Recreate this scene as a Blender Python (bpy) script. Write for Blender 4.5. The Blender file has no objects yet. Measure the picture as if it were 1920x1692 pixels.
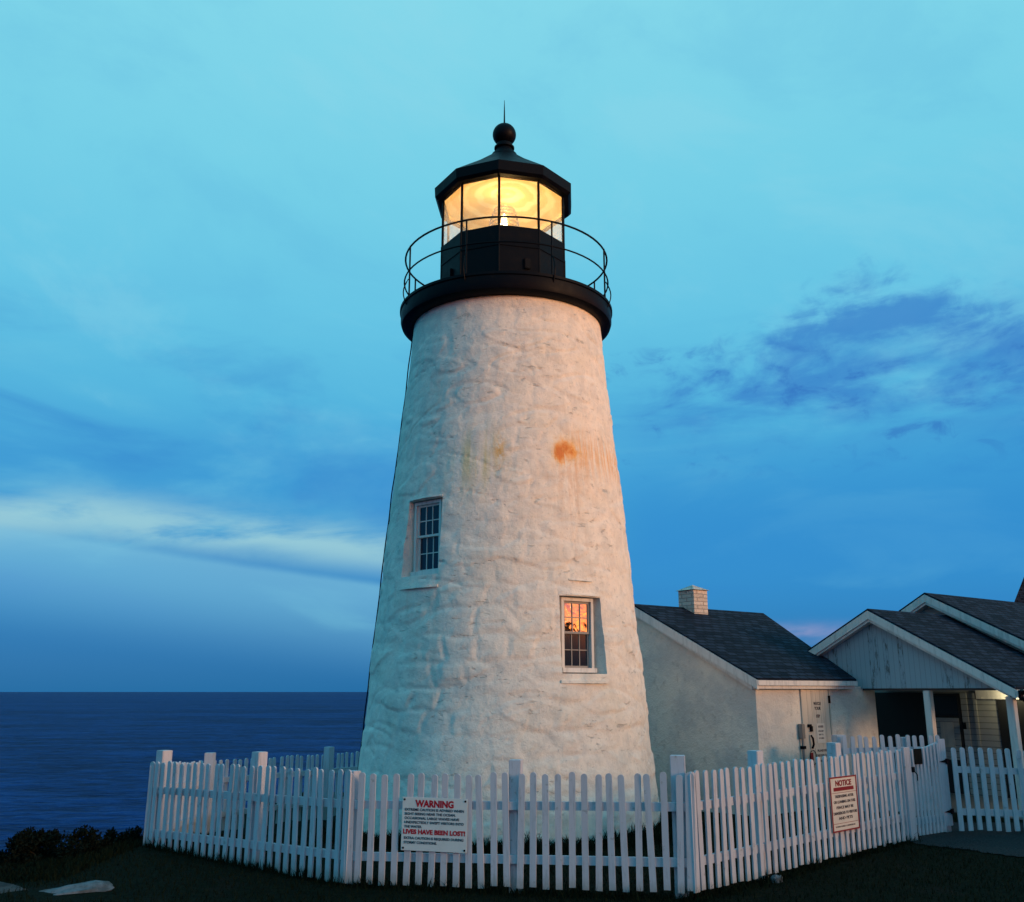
import bpy, math, random
import numpy as np
from mathutils import Vector, Matrix, noise
R = math.radians
random.seed(7)
S = bpy.context.scene
COL = S.collection

# ------------------------------------------------------------------ camera, sky, sun, exposure
cam_d = bpy.data.cameras.new('camera'); cam = bpy.data.objects.new('camera', cam_d); COL.objects.link(cam)
cam.location = (0, 0, 2.0); cam.rotation_euler = (R(90 + 14.066), 0, 0)
cam_d.sensor_fit = 'HORIZONTAL'; cam_d.sensor_width = 36; cam_d.lens = 36 * 1800 / 1920
cam_d.clip_start = 0.1; cam_d.clip_end = 60000
S.camera = cam
S.view_settings.view_transform = 'Standard'; S.view_settings.look = 'None'
S.view_settings.exposure = 0; S.view_settings.gamma = 1
SUN_AZ, SUN_EL = 121.5, 8.0        # degrees clockwise from +Y (the view), above the horizon

def lin(r, g, b):
    f = lambda c: (c / 255 / 12.92) if c / 255 <= .04045 else ((c / 255 + .055) / 1.055) ** 2.4
    return (f(r), f(g), f(b), 1)

class NT:
    """small helper for writing node networks as expressions"""
    def __init__(s, nt): s.nt = nt; s.n = nt.nodes; s.l = nt.links
    def new(s, t, **k):
        n = s.n.new(t)
        for a, b in k.items(): setattr(n, a, b)
        return n
    def put(s, sock, v):
        if isinstance(v, bpy.types.NodeSocket): s.l.new(v, sock)
        elif isinstance(v, (tuple, list)) and sock.type == 'RGBA' and len(v) == 3: sock.default_value = (*v, 1)
        elif isinstance(v, (tuple, list)) and sock.type == 'VECTOR': sock.default_value = v[:3]
        else: sock.default_value = v
    def m(s, op, a, b=0.0, c=0.0, clamp=False):
        n = s.new('ShaderNodeMath', operation=op, use_clamp=clamp)
        s.put(n.inputs[0], a); s.put(n.inputs[1], b)
        if len(n.inputs) > 2: s.put(n.inputs[2], c)
        return n.outputs[0]
    def add(s, a, b): return s.m('ADD', a, b)
    def sub(s, a, b): return s.m('SUBTRACT', a, b)
    def mul(s, a, b): return s.m('MULTIPLY', a, b)
    def gauss(s, v, c, w):                     # exp(-((v-c)/w)^2)
        d = s.m('DIVIDE', s.sub(v, c), w)
        return s.m('POWER', 2.71828, s.mul(s.mul(d, d), -1))
    def ss(s, v, a, b):                        # smoothstep, also for a > b
        if a < b: lo, hi, o0, o1 = a, b, 0, 1
        else: lo, hi, o0, o1 = b, a, 1, 0
        n = s.new('ShaderNodeMapRange', interpolation_type='SMOOTHSTEP')
        s.put(n.inputs['Value'], v); n.inputs['From Min'].default_value = lo; n.inputs['From Max'].default_value = hi
        n.inputs['To Min'].default_value = o0; n.inputs['To Max'].default_value = o1
        return n.outputs[0]
    def mix(s, f, a, b, blend='MIX'):
        n = s.new('ShaderNodeMix', data_type='RGBA', blend_type=blend)
        s.put(n.inputs[0], f); s.put(n.inputs[6], a); s.put(n.inputs[7], b)
        return n.outputs[2]
    def xyz(s, x, y, z):
        n = s.new('ShaderNodeCombineXYZ')
        s.put(n.inputs[0], x); s.put(n.inputs[1], y); s.put(n.inputs[2], z)
        return n.outputs[0]
    def sep(s, v):
        n = s.new('ShaderNodeSeparateXYZ'); s.l.new(v, n.inputs[0]); return n.outputs
    def noise(s, v, scale, detail=4, rough=.5, dist=0.0):
        n = s.new('ShaderNodeTexNoise'); s.l.new(v, n.inputs['Vector'])
        n.inputs['Scale'].default_value = scale; n.inputs['Detail'].default_value = detail
        n.inputs['Roughness'].default_value = rough; n.inputs['Distortion'].default_value = dist
        return n.outputs['Fac']
    def ramp(s, v, stops, interp='LINEAR'):
        n = s.new('ShaderNodeValToRGB'); s.put(n.inputs[0], v); r = n.color_ramp; r.interpolation = interp
        while len(r.elements) < len(stops): r.elements.new(.5)
        for e, (p, c) in zip(r.elements, stops): e.position = p; e.color = c if len(c) == 4 else (*c, 1)
        return n.outputs[0]

W = bpy.data.worlds.new('World'); S.world = W; W.use_nodes = True
W.node_tree.nodes.clear(); N = NT(W.node_tree)
tc = N.new('ShaderNodeTexCoord'); d = tc.outputs['Generated']
x, y, z = N.sep(d)
el = N.mul(N.m('ARCSINE', N.m('MINIMUM', N.m('MAXIMUM', z, -1.0), 1.0)), 57.2958)
az = N.mul(N.m('ARCTAN2', x, y), 57.2958)
dsun = N.new('ShaderNodeVectorMath', operation='DOT_PRODUCT'); N.l.new(d, dsun.inputs[0])
dsun.inputs[1].default_value = (math.sin(R(SUN_AZ)), math.cos(R(SUN_AZ)), 0)
west = dsun.outputs['Value']
# clear dusk air by height above the horizon
base = N.ramp(N.m('DIVIDE', el, 60.0, clamp=True), [
    (0, lin(30, 108, 164)), (3/60, lin(34, 119, 180)), (6.5/60, lin(46, 140, 200)), (12/60, lin(62, 159, 213)),
    (17/60, lin(84, 181, 221)), (22/60, lin(101, 195, 227)), (29/60, lin(116, 206, 230)), (39/60, lin(131, 214, 233)), (1, lin(122, 200, 228))])
# thin streaky cloud, stretched along the horizon
v1 = N.xyz(N.mul(az, .045), N.mul(el, .17), N.mul(az, .004))
n1 = N.noise(v1, 1.0, 6, .55, .6)
v2 = N.xyz(N.mul(az, .11), N.add(N.mul(el, .34), N.mul(az, -.03)), 4.0)
n2 = N.noise(v2, 1.0, 7, .58, .35)
n3 = N.noise(N.xyz(N.mul(az, .5), N.mul(el, .8), 9.0), 1.0, 5, .6, .5)
low = N.ss(el, 25.0, 12.0)
dark1 = N.mul(N.mul(N.ss(n1, .48, .66), low), N.ss(el, 3.0, 7.0))
c = N.mix(N.mul(dark1, .55), base, lin(34, 118, 198))
lite1 = N.mul(N.ss(n1, .47, .32), N.ss(el, 30.0, 8.0))
c = N.mix(N.mul(lite1, .30), c, lin(120, 205, 226))
mot = N.noise(N.xyz(N.mul(az, .06), N.add(N.mul(el, .11), N.mul(az, .02)), 14.0), 1.0, 6, .6, .3)
c = N.mix(N.mul(N.mul(N.ss(mot, .50, .68), N.ss(el, 8.0, 16.0)), .20), c, lin(84, 172, 218))
c = N.mix(N.mul(N.mul(N.ss(mot, .50, .34), N.ss(el, 8.0, 16.0)), .22), c, lin(150, 216, 232))
# purple-blue cloud bank low on the right
reg = N.mul(N.ss(az, 5.0, 12.0), N.ss(el, 12.5, 16.8))
top = N.sub(el, N.add(N.mul(N.gauss(az, 22.0, 8.0), 3.9), N.add(N.mul(N.sub(n2, .5), 5.0), N.mul(N.sub(n3, .5), 4.0))))
bank = N.mul(N.mul(N.ss(top, 19.3, 16.6), N.ss(N.add(N.mul(n2, .85), N.mul(n3, .15)), .34, .56)), reg)
c = N.mix(N.mul(bank, .80), c, lin(54, 126, 200))
wisps = N.mul(N.mul(N.ss(n3, .50, .68), N.ss(n2, .42, .58)), N.mul(N.ss(az, 3.5, 7.0), N.mul(N.ss(el, 20.5, 18.2), N.ss(el, 11.0, 15.0))))
c = N.mix(N.mul(wisps, .7), c, lin(46, 108, 188))
lowr = N.mul(N.mul(N.ss(az, 4.0, 9.0), N.gauss(el, 8.5, 4.5)), .75)
c = N.mix(lowr, c, lin(44, 138, 206))
# left: blue-grey band, pale streak under it, then a clean pale edge sloping to the right
lmask = N.ss(az, 0.0, -7.0)
band = N.mul(N.mul(N.gauss(N.add(el, N.mul(az, -.04)), 13.3, 2.0), lmask), N.add(.25, N.mul(N.ss(n1, .35, .65), .5)))
c = N.mix(band, c, lin(52, 142, 206))
stc = N.add(9.35, N.add(N.mul(N.m('ABSOLUTE', N.add(az, 24.0)), -.085), N.mul(N.sub(n2, .5), 1.6)))
sd = N.sub(el, stc)
streak = N.mul(N.mul(N.gauss(sd, 0.0, 1.25), lmask), N.ss(n2, .25, .55))
c = N.mix(N.mul(streak, .74), c, lin(164, 211, 216))
under = N.mul(N.mul(N.gauss(sd, -2.1, .9), lmask), N.ss(az, -24.0, -15.0))
c = N.mix(N.mul(under, .42), c, lin(34, 122, 190))
edge = N.sub(N.add(N.mul(N.add(az, 24.0), -.115), N.add(8.15, N.mul(N.sub(n3, .5), .12))), el)
pale = N.mul(N.mul(N.ss(edge, -.1, .45), N.ss(edge, 6.2, .3)), lmask)
c = N.mix(N.mul(pale, .52), c, lin(124, 192, 220))
# faint pink gap just above the roofs
pink = N.mul(N.mul(N.gauss(az, 16.5, 3.0), N.gauss(el, 3.1, .55)), N.ss(n2, .3, .6))
c = N.mix(N.mul(pink, .7), c, lin(168, 160, 200))
# the afterglow: the western sky behind the camera is brighter and warm near the horizon
back = N.ss(y, .80, 0.0)
c = N.mix(back, c, N.mix(1.0, c, (.48, .88, .92), 'MULTIPLY'))
streaks = N.noise(N.xyz(N.mul(az, .10), N.mul(el, .75), 2.0), 1.0, 5, .6, .8)
glow = N.mul(N.ss(west, .35, .95), N.m('POWER', 2.71828, N.mul(N.m('MAXIMUM', el, 0.0), -.19)))
gc = N.ramp(streaks, [(0.34, (4.0, .50, .02)), (.5, (7.5, 1.45, .05)), (.64, (11, 4.6, .25))])
c = N.mix(N.m('MINIMUM', N.mul(glow, 1.1), 1.0), c, gc)
sky = N.new('ShaderNodeTexSky', sky_type='NISHITA', sun_disc=False)
sky.sun_elevation = R(SUN_EL); sky.sun_rotation = R(SUN_AZ); sky.altitude = 20
bg1 = N.new('ShaderNodeBackground'); N.l.new(sky.outputs[0], bg1.inputs[0]); bg1.inputs[1].default_value = .004
bg2 = N.new('ShaderNodeBackground'); N.l.new(c, bg2.inputs[0]); bg2.inputs[1].default_value = 1.0
ad = N.new('ShaderNodeAddShader'); N.l.new(bg1.outputs[0], ad.inputs[0]); N.l.new(bg2.outputs[0], ad.inputs[1])
ow = N.new('ShaderNodeOutputWorld'); N.l.new(ad.outputs[0], ow.inputs[0])

sl = bpy.data.lights.new('sun', 'SUN'); so = bpy.data.objects.new('sun', sl); COL.objects.link(so)
sl.energy = 2.45; sl.angle = R(14); sl.color = (1, .575, .30)
sd_ = Vector((math.sin(R(SUN_AZ)) * math.cos(R(SUN_EL)), math.cos(R(SUN_AZ)) * math.cos(R(SUN_EL)), math.sin(R(SUN_EL))))
so.rotation_euler = sd_.to_track_quat('Z', 'Y').to_euler(); so.location = (30, -20, 12)

# ------------------------------------------------------------------ materials
MAT = {}
def mat(name, col=(.5, .5, .5), rough=.6, spec=.5, metal=0.0, fn=None):
    if name in MAT: return MAT[name]
    m_ = bpy.data.materials.new(name); m_.use_nodes = True; n = NT(m_.node_tree)
    b = m_.node_tree.nodes['Principled BSDF']
    b.inputs['Base Color'].default_value = (*col, 1); b.inputs['Roughness'].default_value = rough
    b.inputs['Specular IOR Level'].default_value = spec; b.inputs['Metallic'].default_value = metal
    if fn: fn(n, b)
    MAT[name] = m_; return m_
def bump(n, b, h, strength=.4, dist=.01):
    bn = n.new('ShaderNodeBump'); n.l.new(h, bn.inputs['Height'])
    bn.inputs['Strength'].default_value = strength; bn.inputs['Distance'].default_value = dist
    n.l.new(bn.outputs[0], b.inputs['Normal'])
def ocoord(n): return n.new('ShaderNodeTexCoord').outputs['Object']
def wcoord(n): return n.new('ShaderNodeNewGeometry').outputs['Position']

def f_paint(a, bcol, sc=14, stretch=.15, amt=(.45, .75), bs=.25):
    def fn(n, b):
        x, y, z = n.sep(wcoord(n))
        v = n.xyz(x, y, n.mul(z, stretch))
        nz = n.noise(v, sc, 6, .65)
        n.put(b.inputs['Base Color'], n.mix(n.ss(nz, *amt), a, bcol))
        bump(n, b, n.noise(v, sc * 4, 4), bs, .004)
    return fn
mat('white_paint', rough=.55, spec=.3, fn=f_paint((.62, .62, .62), (.42, .43, .44)))
def f_fence(n, b):
    x, y, z = n.sep(wcoord(n)); rnd = n.new('ShaderNodeObjectInfo').outputs['Random']
    v = n.xyz(x, y, n.mul(z, .12)); a = n.noise(v, 26, 6, .7); q = n.noise(wcoord(n), 9, 5, .7)
    c = n.mix(n.ss(a, .48, .72), (.54, .545, .62), (.37, .38, .43))
    c = n.mix(n.mul(rnd, .40), c, (.40, .41, .47))
    c = n.mix(n.mul(n.ss(q, .60, .72), .6), c, (.22, .21, .20))            # flaked paint
    c = n.mix(n.mul(n.ss(n.add(z, n.mul(q, .16)), .26, .08), .55), c, (.17, .18, .14))   # soil splash and algae at the foot
    n.put(b.inputs['Base Color'], c); bump(n, b, n.add(a, n.mul(q, .5)), .35, .005)
mat('dark_sash', (.30, .28, .27), .7, .15)  # darker sash tone for the low right window
mat('fence_paint', rough=.65, spec=.2, fn=f_fence)
def f_gable(n, b):
    x, y, z = n.sep(wcoord(n))
    along = n.add(n.mul(x, -.59), n.mul(y, .807))
    board = n.m('FRACT', n.m('DIVIDE', along, .098))
    gap = n.ss(n.m('ABSOLUTE', n.sub(board, .5)), .44, .5)
    idn = n.m('FLOOR', n.m('DIVIDE', along, .098))
    wn = n.new('ShaderNodeTexWhiteNoise', noise_dimensions='1D'); n.l.new(idn, wn.inputs['W'])
    peel = n.noise(n.xyz(n.mul(along, 9), 0.0, n.mul(z, 1.6)), 2.2, 6, .75)
    # a few boards have lost long strips of paint
    worn = n.mul(n.ss(peel, .50, .60), n.ss(wn.outputs['Value'], .45, .85))
    c = n.mix(n.mul(wn.outputs['Value'], .25), (.28, .37, .44), (.22, .30, .37))
    c = n.mix(n.mul(worn, .85), c, (.07, .065, .06))
    c = n.mix(n.mul(gap, .6), c, (.10, .10, .10))
    n.put(b.inputs['Base Color'], c); bump(n, b, n.sub(1.0, gap), .5, .006)
mat('gable_boards', rough=.7, spec=.2, fn=f_gable)
def f_stucco(n, b):
    v = wcoord(n); a = n.noise(v, 1.3, 6, .6); c2 = n.noise(v, 7, 6, .65)
    c = n.mix(n.ss(a, .38, .62), (.72, .68, .62), (.54, .54, .53))
    c = n.mix(n.mul(n.ss(c2, .54, .70), .5), c, (.36, .34, .32))
    n.put(b.inputs['Base Color'], c); bump(n, b, n.add(n.add(c2, n.mul(a, 1.5)), n.mul(n.noise(v, 40, 4), .35)), .7, .035)
mat('stucco', rough=.85, spec=.15, fn=f_stucco)
def f_tower(n, b):
    v = ocoord(n); x, y, z = n.sep(v)
    ph = n.mul(n.m('ARCTAN2', x, n.mul(y, -1.0)), 57.2958)
    big = n.noise(v, 1.1, 5, .6); mid = n.noise(v, 4.5, 6, .65); fine = n.noise(v, 22, 6, .65)
    dnz = n.noise(n.xyz(n.mul(x, 1.0), y, n.mul(z, 2.6)), 5.5, 6, .62, .3); dent = n.mul(n.ss(dnz, .60, .68), n.ss(n.noise(v, 1.7, 3), .42, .58))
    drip = n.noise(n.xyz(n.mul(ph, .12), 0.0, n.mul(z, .35)), 1.6, 6, .62)
    c = n.mix(n.ss(mid, .38, .68), (.77, .735, .68), (.64, .625, .60))
    c = n.mix(n.mul(n.ss(big, .5, .72), .35), c, (.60, .58, .50))
    c = n.mix(n.mul(n.ss(n.noise(n.xyz(x, y, n.mul(z, .6)), 2.7, 7, .72), .52, .66), .38), c, (.46, .49, .50))
    c = n.mix(n.mul(n.ss(fine, .55, .70), .50), c, (.40, .42, .43))
    c = n.mix(n.mul(n.mul(n.ss(drip, .52, .72), n.gauss(z, 4.2, 3.0)), .28), c, (.47, .43, .37))
    c = n.mix(n.mul(dent, .5), c, (.33, .35, .36))
    # rust bleeding from iron behind the whitewash, a hand's breadth above the windows
    w1 = n.noise(n.xyz(n.mul(ph, .25), 3.0, n.mul(z, 3.2)), 1.4, 6, .7, .5)
    st = n.noise(n.xyz(n.mul(ph, .55), 7.0, n.mul(z, .5)), 1.0, 4, .6)
    rn = n.noise(n.xyz(n.mul(ph, .30), 5.0, n.mul(z, 6.0)), 1.3, 7, .72, .6)
    dn = n.noise(n.xyz(n.mul(ph, .95), 2.0, n.mul(z, .45)), 1.0, 4, .6)
    body = n.m('MAXIMUM', n.mul(n.gauss(ph, 25.5, 3.6), n.gauss(z, 5.60, .20)), n.mul(.80, n.mul(n.gauss(ph, 29.5, 7.5), n.gauss(z, 5.68, .22))))
    dripv = n.mul(n.mul(n.ss(dn, .50, .62), n.gauss(ph, 30.0, 9.0)), n.mul(n.ss(z, 5.70, 5.60), n.ss(z, 5.05, 5.55)))
    rv = n.add(n.add(body, n.mul(n.sub(rn, .5), .95)), n.mul(dripv, .32))
    rmask = n.mul(n.ss(rv, .08, .80), n.ss(n.add(body, n.mul(dripv, .3)), .06, .25))
    rcol = n.ramp(rv, [(.25, (.76, .54, .22)), (.55, (.72, .34, .05)), (.85, (.58, .16, .008))])
    strk = n.mul(n.mul(n.ss(ph, 28.0, 36.0), n.gauss(z, 5.66, .30)), n.ss(st, .42, .58))
    left = n.mul(n.mul(n.gauss(ph, -3.0, 2.6), n.gauss(z, 5.60, .24)), n.ss(rn, .40, .60))
    warm = n.mul(n.mul(n.gauss(ph, 33.0, 14.0), n.gauss(z, 5.35, .55)), n.ss(w1, .35, .65))
    run = n.mul(n.mul(n.gauss(ph, 31.0, 5.0), n.ss(z, 5.7, 5.2)), n.mul(n.ss(z, 3.4, 4.9), n.ss(drip, .42, .60)))
    grn = n.mul(n.mul(n.gauss(ph, -13.0, 11.0), n.gauss(z, 5.45, .45)), n.ss(drip, .40, .6))
    c = n.mix(n.mul(grn, .75), c, (.56, .50, .22))
    c = n.mix(n.mul(warm, .42), c, (.62, .40, .22))
    c = n.mix(n.mul(run, .45), c, (.50, .32, .20))
    c = n.mix(n.mul(left, .85), c, (.62, .38, .10))
    c = n.mix(n.mul(strk, .72), c, (.66, .36, .12))
    c = n.mix(n.mul(rmask, .9), c, rcol)
    n.put(b.inputs['Base Color'], c)
    bump(n, b, n.add(n.add(mid, n.mul(fine, .32)), n.sub(n.mul(n.noise(v, 60, 4, .6), .10), n.mul(dent, .5))), .65, .035)
mat('whitewash', rough=.8, spec=.2, fn=f_tower)
def f_iron(n, b):
    v = wcoord(n); a = n.noise(v, 9, 5, .6)
    n.put(b.inputs['Base Color'], n.mix(n.ss(a, .5, .75), (.0018, .0028, .0065), (.005, .0055, .008)))
    n.put(b.inputs['Roughness'], n.add(.34, n.mul(a, .3))); bump(n, b, n.noise(v, 50, 3), .15, .003)
mat('black_iron', spec=.08, fn=f_iron)
def f_shingle(ux, uy):
    def fn(n, b):
        x, y, z = n.sep(wcoord(n))
        along = n.add(n.mul(x, ux), n.mul(y, uy))
        br = n.new('ShaderNodeTexBrick'); n.l.new(n.xyz(along, n.mul(z, 2.15), 0.0), br.inputs['Vector'])
        br.inputs['Scale'].default_value = 1.0; br.inputs['Brick Width'].default_value = .24
        br.inputs['Row Height'].default_value = .125; br.inputs['Mortar Size'].default_value = .014
        br.inputs['Color1'].default_value = (.004, .009, .021, 1); br.inputs['Color2'].default_value = (.022, .036, .066, 1)
        br.inputs['Mortar'].default_value = (.002, .003, .006, 1)
        v = n.xyz(x, y, z); nz = n.noise(v, 30, 5, .7)
        n.put(b.inputs['Base Color'], n.mix(n.ss(nz, .45, .9), br.outputs['Color'], (.006, .012, .026)))
        bump(n, b, n.add(n.mul(br.outputs['Fac'], -1.0), n.mul(nz, .7)), .8, .015)
    return fn
mat('shingles', rough=.9, spec=.12, fn=f_shingle(.807, .59))
def f_brickp(n, b):
    x, y, z = n.sep(wcoord(n)); br = n.new('ShaderNodeTexBrick'); n.l.new(n.xyz(n.add(n.mul(x, .9), n.mul(y, -.25)), z, 0.0), br.inputs['Vector'])
    br.inputs['Scale'].default_value = 1.0; br.inputs['Brick Width'].default_value = .20; br.inputs['Row Height'].default_value = .075; br.inputs['Mortar Size'].default_value = .008
    br.inputs['Color1'].default_value = (.58, .54, .50, 1); br.inputs['Color2'].default_value = (.44, .41, .38, 1); br.inputs['Mortar'].default_value = (.28, .26, .25, 1)
    nz = n.noise(wcoord(n), 14, 5, .7); n.put(b.inputs['Base Color'], n.mix(n.ss(nz, .5, .7), br.outputs['Color'], (.30, .27, .25))); bump(n, b, n.mul(br.outputs['Fac'], -1.0), .6, .01)
mat('brick_paint', rough=.8, spec=.2, fn=f_brickp)
def f_clap(n, b):
    x, y, z = n.sep(wcoord(n)); fr = n.m('FRACT', n.m('DIVIDE', z, .11))
    n.put(b.inputs['Base Color'], n.mix(n.ss(fr, .84, 1.0), (.30, .32, .33), (.07, .075, .08)))
    bump(n, b, n.mul(fr, -1.0), .8, .02)
mat('clapboard', rough=.7, spec=.2, fn=f_clap)
mat('dark_paint', (.018, .020, .024), .6, .2)
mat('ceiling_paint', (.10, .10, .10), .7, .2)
mat('dark_glass', (.006, .016, .034), .08, .35)
mat('door_paint', rough=.6, spec=.25, fn=f_paint((.55, .50, .44), (.40, .38, .35), 8, .1))
mat('grey_metal', (.20, .22, .24), .45, .5, .6)
mat('sign_white', rough=.4, spec=.4, fn=f_paint((.66, .68, .68), (.56, .58, .58), 5, 1, (.5, .8), .05))
mat('sign_cream', rough=.45, spec=.35, fn=f_paint((.68, .62, .56), (.56, .52, .48), 5, 1, (.5, .8), .05))
mat('red_ink', (.42, .012, .022), .5, .3); mat('dark_red', (.22, .010, .020), .5, .3)
mat('dark_ink', (.018, .022, .045), .5, .3)
mat('plaque_metal', (.008, .008, .008), .8, .1)
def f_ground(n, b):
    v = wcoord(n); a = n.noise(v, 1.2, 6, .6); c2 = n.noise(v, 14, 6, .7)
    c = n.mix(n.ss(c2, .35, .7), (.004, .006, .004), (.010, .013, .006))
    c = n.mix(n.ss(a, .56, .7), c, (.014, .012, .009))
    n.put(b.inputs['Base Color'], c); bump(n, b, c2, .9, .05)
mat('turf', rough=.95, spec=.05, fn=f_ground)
def f_gravel(n, b):
    v = wcoord(n); vo = n.new('ShaderNodeTexVoronoi'); n.l.new(v, vo.inputs['Vector']); vo.inputs['Scale'].default_value = 38
    nz = n.noise(v, 3, 5, .6)
    c = n.mix(n.ss(vo.outputs['Distance'], .1, .6), (.055, .055, .060), (.020, .020, .024))
    c = n.mix(n.ss(nz, .4, .7), c, (.030, .030, .034))
    n.put(b.inputs['Base Color'], c); bump(n, b, n.mul(vo.outputs['Distance'], -1.0), .7, .02)
mat('gravel', rough=.95, spec=.1, fn=f_gravel)
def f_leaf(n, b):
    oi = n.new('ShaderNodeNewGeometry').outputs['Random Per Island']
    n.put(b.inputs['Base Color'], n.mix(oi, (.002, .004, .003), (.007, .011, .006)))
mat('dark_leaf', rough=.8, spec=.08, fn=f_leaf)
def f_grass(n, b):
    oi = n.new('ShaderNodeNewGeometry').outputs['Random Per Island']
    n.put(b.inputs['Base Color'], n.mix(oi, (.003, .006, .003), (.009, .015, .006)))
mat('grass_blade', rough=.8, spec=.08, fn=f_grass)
mat('twig', (.02, .016, .012), .9, .1)
def f_rock(n, b):
    v = ocoord(n); a = n.noise(v, 6, 6, .7); s2 = n.noise(v, 30, 5, .7)
    c = n.mix(n.ss(a, .4, .65), (.15, .17, .20), (.07, .08, .09)); c = n.mix(n.mul(n.ss(s2, .55, .7), .5), c, (.06, .06, .06))
    n.put(b.inputs['Base Color'], c); bump(n, b, n.add(a, n.mul(s2, .5)), .8, .03)
mat('pale_rock', rough=.85, spec=.2, fn=f_rock)
def f_rock2(n, b):
    v = ocoord(n); a = n.noise(v, 5, 6, .7)
    n.put(b.inputs['Base Color'], n.mix(n.ss(a, .4, .65), (.07, .07, .075), (.025, .025, .028))); bump(n, b, a, .8, .03)
mat('dark_rock', rough=.9, spec=.15, fn=f_rock2)
def f_sea(n, b):
    v = wcoord(n); x, y, z = n.sep(v)
    w1 = n.noise(n.xyz(n.mul(x, .6), y, 0.0), .45, 6, .68, .5)
    w2 = n.noise(n.xyz(n.mul(x, .5), y, 3.0), .09, 6, .7, .4)
    w3 = n.noise(n.xyz(n.mul(x, .25), y, 8.0), .012, 5, .6, .3)
    t = n.add(n.add(n.mul(w3, .22), n.mul(w2, .38)), n.mul(w1, .40))
    n.put(b.inputs['Base Color'], n.mix(n.ss(t, .42, .58), (.001, .012, .072), (.005, .052, .225)))
    b.inputs['IOR'].default_value = 1.33
    bump(n, b, n.add(n.mul(w1, .8), n.mul(w2, 2.2)), 1.0, 1.6)
mat('sea_water', rough=.5, spec=.04, fn=f_sea)
def f_glass(n, b):
    nt = n.nt; out = nt.nodes['Material Output']
    tr = n.new('ShaderNodeBsdfTransparent'); gl = n.new('ShaderNodeBsdfGlossy'); gl.inputs['Roughness'].default_value = .03
    mx = n.new('ShaderNodeMixShader'); mx.inputs[0].default_value = .05
    n.l.new(tr.outputs[0], mx.inputs[1]); n.l.new(gl.outputs[0], mx.inputs[2])
    # translucent share makes the panes glow, standing for lamp reflections inside
    pane_glow = n.new('ShaderNodeBsdfTranslucent'); pane_glow.inputs['Color'].default_value = (.9, .88, .84, 1)
    m2 = n.new('ShaderNodeMixShader'); sm = n.noise(n.new('ShaderNodeNewGeometry').outputs['Position'], 3.0, 4)
    n.l.new(n.add(.05, n.mul(sm, .16)), m2.inputs[0]); n.l.new(mx.outputs[0], m2.inputs[1]); n.l.new(pane_glow.outputs[0], m2.inputs[2])
    n.l.new(m2.outputs[0], out.inputs[0])
mat('clear_glass', fn=f_glass)
def f_lens(n, b):
    nt = n.nt; out = nt.nodes['Material Output']
    tr = n.new('ShaderNodeBsdfTransparent'); tr.inputs[0].default_value = (1, .93, .78, 1); gl = n.new('ShaderNodeBsdfGlossy'); gl.inputs['Roughness'].default_value = .12
    mx = n.new('ShaderNodeMixShader'); mx.inputs[0].default_value = .38
    n.l.new(tr.outputs[0], mx.inputs[1]); n.l.new(gl.outputs[0], mx.inputs[2]); n.l.new(mx.outputs[0], out.inputs[0])
mat('lens_glass', fn=f_lens)
def f_oldpane(n, b):
    v = wcoord(n)
    b.inputs['Base Color'].default_value = (.004, .006, .010, 1); b.inputs['Roughness'].default_value = .03
    b.inputs['Specular IOR Level'].default_value = 1.0; b.inputs['IOR'].default_value = 2.6
    bump(n, b, n.noise(v, 4.0, 2, .5, .6), .16, .03)
mat('wavy_glass', fn=f_oldpane)
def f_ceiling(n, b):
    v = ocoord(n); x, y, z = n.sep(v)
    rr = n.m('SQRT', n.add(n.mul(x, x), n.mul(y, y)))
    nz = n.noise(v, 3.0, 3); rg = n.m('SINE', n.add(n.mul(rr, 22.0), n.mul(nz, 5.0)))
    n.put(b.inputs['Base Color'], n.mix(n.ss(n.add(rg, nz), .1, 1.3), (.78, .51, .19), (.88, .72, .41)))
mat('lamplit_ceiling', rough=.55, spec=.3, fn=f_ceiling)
def f_em(col, st):
    def fn(n, b):
        b.inputs['Emission Color'].default_value = (*col, 1); b.inputs['Emission Strength'].default_value = st
    return fn
mat('lamp_glow', (1, .9, .7), fn=f_em((1, .84, .55), 26.0))
mat('bulb_glow', (1, .9, .7), fn=f_em((1, .85, .45), 12.0))

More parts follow.
